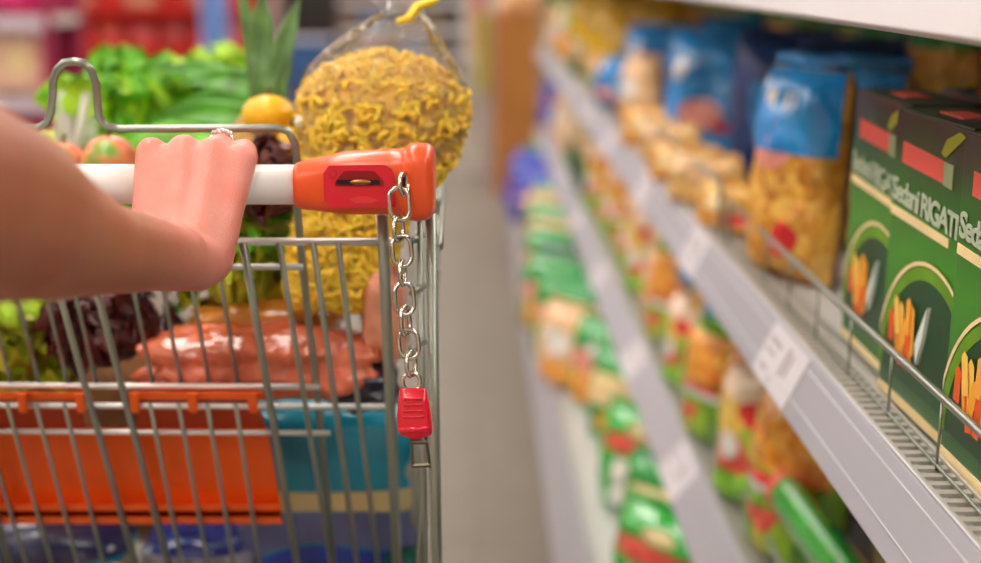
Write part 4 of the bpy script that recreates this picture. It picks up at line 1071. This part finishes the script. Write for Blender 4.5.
# fingers over the bar, curling down its far side
def finger(pts): C3(*pts)
finger([(152, 153, .932, .0112), (154, 150, .957, .0092), (158, 158, .980, .0092), (160, 186, .989, .0082), (162, 206, .978, .0076), (163, 212, .966, .0066)])
finger([(184, 151, .930, .0116), (186, 149, .958, .0096), (189, 158, .983, .0094), (190, 189, .991, .0084), (191, 210, .978, .0077), (191, 216, .965, .0067)])
finger([(213, 153, .931, .0112), (221, 145, .950, .0092), (224, 152, .980, .0090), (222, 186, .989, .0080), (221, 207, .977, .0074), (220, 213, .965, .0065)])
finger([(241, 160, .932, .0108), (244, 151, .950, .0095), (247, 158, .974, .0086), (243, 184, .985, .0076), (238, 202, .978, .0070), (236, 206, .966, .0062)])
# thumb wrapped under the bar
finger([(164, 240, .905, .0145), (152, 226, .925, .0125), (156, 219, .948, .0105), (172, 216, .966, .0095), (184, 214, .974, .0080)])
pr = thing('person', "bare right arm of a person, hand gripping the white cart handle", 'person', W(-120, 175, .53) - V((0, 0, .3)))
me = bpy.data.meshes.new('tmp'); me.from_pydata([tuple(p - pr.location) for p in arm.v], [], arm.f)
to = bpy.data.objects.new('tmp', me); COL.objects.link(to)
rm = to.modifiers.new('r', 'REMESH'); rm.mode = 'VOXEL'; rm.voxel_size = .0016
s_ = to.modifiers.new('s', 'CORRECTIVE_SMOOTH') if False else to.modifiers.new('s', 'SMOOTH'); s_.factor = .5; s_.iterations = 22
dg = bpy.context.evaluated_depsgraph_get(); me2 = bpy.data.meshes.new_from_object(to.evaluated_get(dg)); bpy.data.objects.remove(to)
# crease where the wrist bends back
cr0, cr1 = W(150, 226, .86) - pr.location, W(224, 263, .875) - pr.location
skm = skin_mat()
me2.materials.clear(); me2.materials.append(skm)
# object coordinates of the skin are relative to the arm's own origin
for n in skm.node_tree.nodes:
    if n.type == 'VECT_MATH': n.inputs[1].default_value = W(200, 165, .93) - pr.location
me2.polygons.foreach_set('use_smooth', [True] * len(me2.polygons))
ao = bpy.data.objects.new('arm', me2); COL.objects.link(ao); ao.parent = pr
# ring with stones
rg = thing('finger_ring', 'thin silver ring with small stones on the ring finger', 'ring', W(222, 145, .950))
c = W(221.5, 146, .950); fd = (W(224, 150, .975) - W(213, 153, .931)).normalized(); u = V((0, 0, 1)); u = (u - fd * u.dot(fd)).normalized(); sd = fd.cross(u)
MB().tube([c + (u * math.cos(a * PI / 16) + sd * math.sin(a * PI / 16)) * .0098 for a in range(32)], .0011, 8, closed=True).build('band', mat('silver', (230, 215, 205), .15, 1), rg, world=True)
st = MB()
for i, a in enumerate((-.5, -.22, .06, .34, .6)):
    st.ell(c + (u * math.cos(a) + sd * math.sin(a)) * .0112, .0018, .0018, .0018, 8, 6)
st.build('stones', mat('stone', (240, 225, 225), .05, .3, coat=1), rg, world=True, smooth=False)

# ------------------------------------------------------------------ far end of the shop
def pack(mb, x0, x1, y0, z0, h, d=.12): mb.box(x0, y0, z0, x1, y0 + d, z0 + h)
def far_unit(name, label, x0, x1, y, levels, railm, fill, backm):
    u = thing(name, label, 'shelving', ((x0 + x1) / 2, y, 0))
    MB().box(x0, y + .45, 0, x1, y + .5, 2.1).build('back_panel', backm, u, False, world=True)
    for z in levels:
        MB().box(x0, y, z - .03, x1, y + .45, z).build('shelf_board', deck_m, u, False, world=True)
        MB().box(x0, y - .02, z - .045, x1, y, z + .01).build('price_rail', railm, u, False, world=True)
    for x in (x0, x1): MB().box(x - .02, y, 0, x + .02, y + .04, 2.1).build('upright', backm if name == 'display_stand' else mat('upright_light', (185, 182, 182), .5), u, False, world=True)
    MB().box(x0, y + .02, 0, x1, y + .06, levels[0] - .03).build('kick_plate', rail_w, u, False, world=True)
    return u
redrail = mat('red_rail', (200, 40, 30), .4)
far_unit('store_shelf_unit', 'wide red shelf unit full of red packs behind the cart at left', -3.6, -1.16, 7.6, (.15, .42, .69, .96, 1.25, 1.55), redrail, None, mat('red_back', (120, 30, 22), .6))
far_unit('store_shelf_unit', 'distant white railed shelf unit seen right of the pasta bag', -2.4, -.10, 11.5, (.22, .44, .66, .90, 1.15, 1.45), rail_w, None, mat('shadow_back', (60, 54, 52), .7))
PAL = {
 'red': [((216, 40, 26), 'red'), ((196, 30, 20), 'deep red'), ((226, 70, 40), 'orange red'), ((210, 50, 44), 'scarlet'), ((205, 150, 120), 'beige')],
 'cool': [((90, 120, 180), 'blue'), ((190, 150, 150), 'pinkish grey'), ((60, 56, 56), 'dark grey'), ((120, 90, 60), 'brown')],
}
far_m = {}
def make_far_pack(col, cname):
    k = cname
    if k not in far_m:
        o = bpy.data.objects.new('food_pack', None); COL.objects.link(o)
        MB().box(-.085, -.05, 0, .085, .05, .2).build('pack_body', mat('far_' + cname.replace(' ', '_'), col, .4, coat=.3, var=.25, vscale=20), o, False, bevel=.012)
        MB().box(-.05, -.052, .09, .05, -.0495, .15).build('front_label', mat('far_label_' + cname.replace(' ', '_'), tuple(int(c * .5 + 120 * .5 + 40) if c < 200 else 225 for c in col), .5), o, False)
        far_m[k] = o; return o
    return dup(far_m[k])
cnt = {}
def farrow(x0, x1, y, z, pal, where, rs, step=.185, hh=1.0):
    n = int((x1 - x0) / step)
    for i in range(n):
        col, cname = rs.choice(PAL[pal])
        o = make_far_pack(col, cname); o.location = (x0 + step * (i + .5), y, z); o.scale = (1, 1, hh * rs.uniform(.85, 1.08)); o.rotation_euler = (0, 0, rs.uniform(-.08, .08))
        key = (cname, where); cnt[key] = cnt.get(key, 0) + 1
        tag(o, '%s pack on %s, %s such pack from left' % (cname, where, ORD[cnt[key] - 1]), 'food pack', 'packs on the far shelves')
rs = random.Random(11)
for z, nm in ((.42, 'lowest red row'), (.69, 'second red row'), (.96, 'third red row')):
    farrow(-3.5, -1.25, 7.72, z, 'red', nm, rs)
for z, nm in ((.22, 'bottom row'), (.44, 'second row'), (.66, 'third row'), (.90, 'top row')):
    farrow(-2.3, -.15, 11.62, z, 'cool', nm + ' of white unit', rs, hh=.8)
# pink stand with bags close to the left edge
u = far_unit('display_stand', 'pale lilac display stand with pink bags at the left edge', -2.75, -1.62, 5.0, (.34, .69, .995), mat('lilac_rail', (205, 190, 205), .5), None, mat('magenta_back', (150, 20, 70), .6))
def sack(x, y, z, s, m1, m2, label):
    o = make_pouch('snack_bag', .24 * s, .27 * s, .12 * s, m1, [('front_label', m2, -.5, .5, -.4, .4, 'round', (1,))], seed=int(x * 100))
    o.location = (x, y, z); tag(o, label, 'snack bag', 'bags on the lilac stand')
pk = mat('far_pink', (235, 190, 165), .35, coat=.4, var=.12, vscale=8); mg = mat('far_magenta', (200, 20, 100), .35, coat=.4, var=.3); pur = mat('far_purple', (60, 10, 70), .35, coat=.3)
for i, x in enumerate((-2.45, -2.19, -1.93, -1.75)):
    sack(x, 5.12, .70, 1, pk, [red_f, cream_f, pink_f, cream_f][i], 'cream pink bag on middle level of the lilac stand, %s from left' % ORD[i])
    sack(x, 5.12, .345, .95, mg, pink_f, 'magenta bag on lower level of the lilac stand, %s from left' % ORD[i])
    sack(x, 5.12, 1.0, .9, [mg, mg, pur, mg][i], mg, '%s bag on top level of the lilac stand, %s from left' % (['magenta', 'magenta', 'purple', 'magenta'][i], ORD[i]))
# blue pack, pale pack and dark pieces seen between leaves and bag
def card_box(x, y, z, w, h, m, label, name='storage_box', cat='box', d=.2, lid=None):
    o = thing(name, label, cat, (x, y, z))
    MB().box(-w / 2, -d / 2, 0, w / 2, d / 2, h).build('box_body', m, o, False, bevel=.008)
    MB().box(-w / 2 - .004, -d / 2 - .004, h, w / 2 + .004, d / 2 + .004, h + .02).build('lid', lid or m, o, False, bevel=.004)
    return o
# blue and dark bins on the floor between
c = atY(215, 20, 7.2); card_box(c.x, 7.2, 0, .12, 1.2, mat('far_sky_blue', (110, 150, 220), .5, var=.2), 'tall light blue column pack behind the lettuces', 'promotion_column', 'display')
c = atY(290, 45, 8.6); card_box(c.x, 8.6, 0, .55, .72, mat('far_blue_bin', (60, 110, 170), .5, var=.25, vscale=6), 'blue bin behind the pineapple leaves', 'storage_bin', 'bin', lid=mat('far_white_lid', (200, 200, 215), .5))
c = atY(285, 5, 9.4); card_box(c.x, 9.4, 0, .75, 1.3, mat('far_dark_bin', (40, 34, 32), .6), 'dark cabinet far behind the pineapple leaves', 'display_cabinet', 'cabinet')
# grey post with red and yellow tags
p0 = atY(482, 60, 7.5)
t = thing('aisle_post', 'pale grey aisle post with red and yellow tags at aisle end', 'post', (p0.x + .03, 7.5, 0))
MB().box(-.035, -.035, 0, .035, .035, 2.4).build('post_column', mat('post_grey', (184, 178, 176), .5), t, False, bevel=.004)
MB().box(-.09, -.06, 0, .09, .09, .02).build('base_plate', mat('post_base', (140, 136, 134), .5), t, False)
MB().box(-.075, -.05, .72, -.036, -.03, 1.3).build('red_strip', mat('strip_red', (205, 70, 60), .5), t, False)
MB().box(-.055, -.07, .50, .005, -.051, .93).build('yellow_tag', mat('strip_yellow', (196, 190, 70), .5), t, False)
# brown cardboard bin with fruit bags on top at the aisle end
c = atY(522, 60, 7.0)
t = thing('cardboard_bin', 'brown cardboard bin standing at far end of the aisle', 'bin', (c.x, 7.0, 0))
cb_m = mat('cardboard', (186, 126, 62), .7, var=.12, vscale=6)
MB().box(-.145, -.15, 0, .6, .45, .93).build('bin_body', cb_m, t, False, bevel=.006)
MB().box(-.155, -.16, .93, .61, .46, .955).build('bin_rim', mat('cardboard_rim', (196, 136, 76), .7), t, False)
t = blob('fruit_bag', V((c.x + .0, 6.98, 1.02)), (.12, .1, .065), peach_f, 'peach coloured bag lying on top of the brown bin', 'fruit bag', .2)
t = blob('fruit_bag', V((c.x + .3, 6.98, 1.03)), (.13, .1, .07), red_f, 'red bag lying on top of the brown bin at right', 'fruit bag', .2, seed=4)

# ------------------------------------------------------------------ world, camera
w = bpy.data.worlds.new('World'); S.world = w; w.use_nodes = True
w.node_tree.nodes['Background'].inputs['Color'].default_value = (1, .98, .95, 1)
w.node_tree.nodes['Background'].inputs['Strength'].default_value = .22
cd = bpy.data.cameras.new('Camera'); co = bpy.data.objects.new('Camera', cd); COL.objects.link(co)
cd.sensor_width = 36; cd.lens = F * 36 / 981; cd.clip_start = .02
co.location = CAM; co.rotation_euler = (PI / 2 - PITCH, 0, -YAW)
cd.dof.use_dof = True; cd.dof.focus_distance = .905; cd.dof.aperture_fstop = 2.6
S.camera = co
S.view_settings.view_transform = 'Standard'; S.view_settings.look = 'None'; S.view_settings.gamma = 1; S.view_settings.exposure = 0.0
try: S.view_settings.use_curve_mapping = False
except Exception: pass
S.cycles.use_denoising = True
S.cycles.transparent_max_bounces = 12
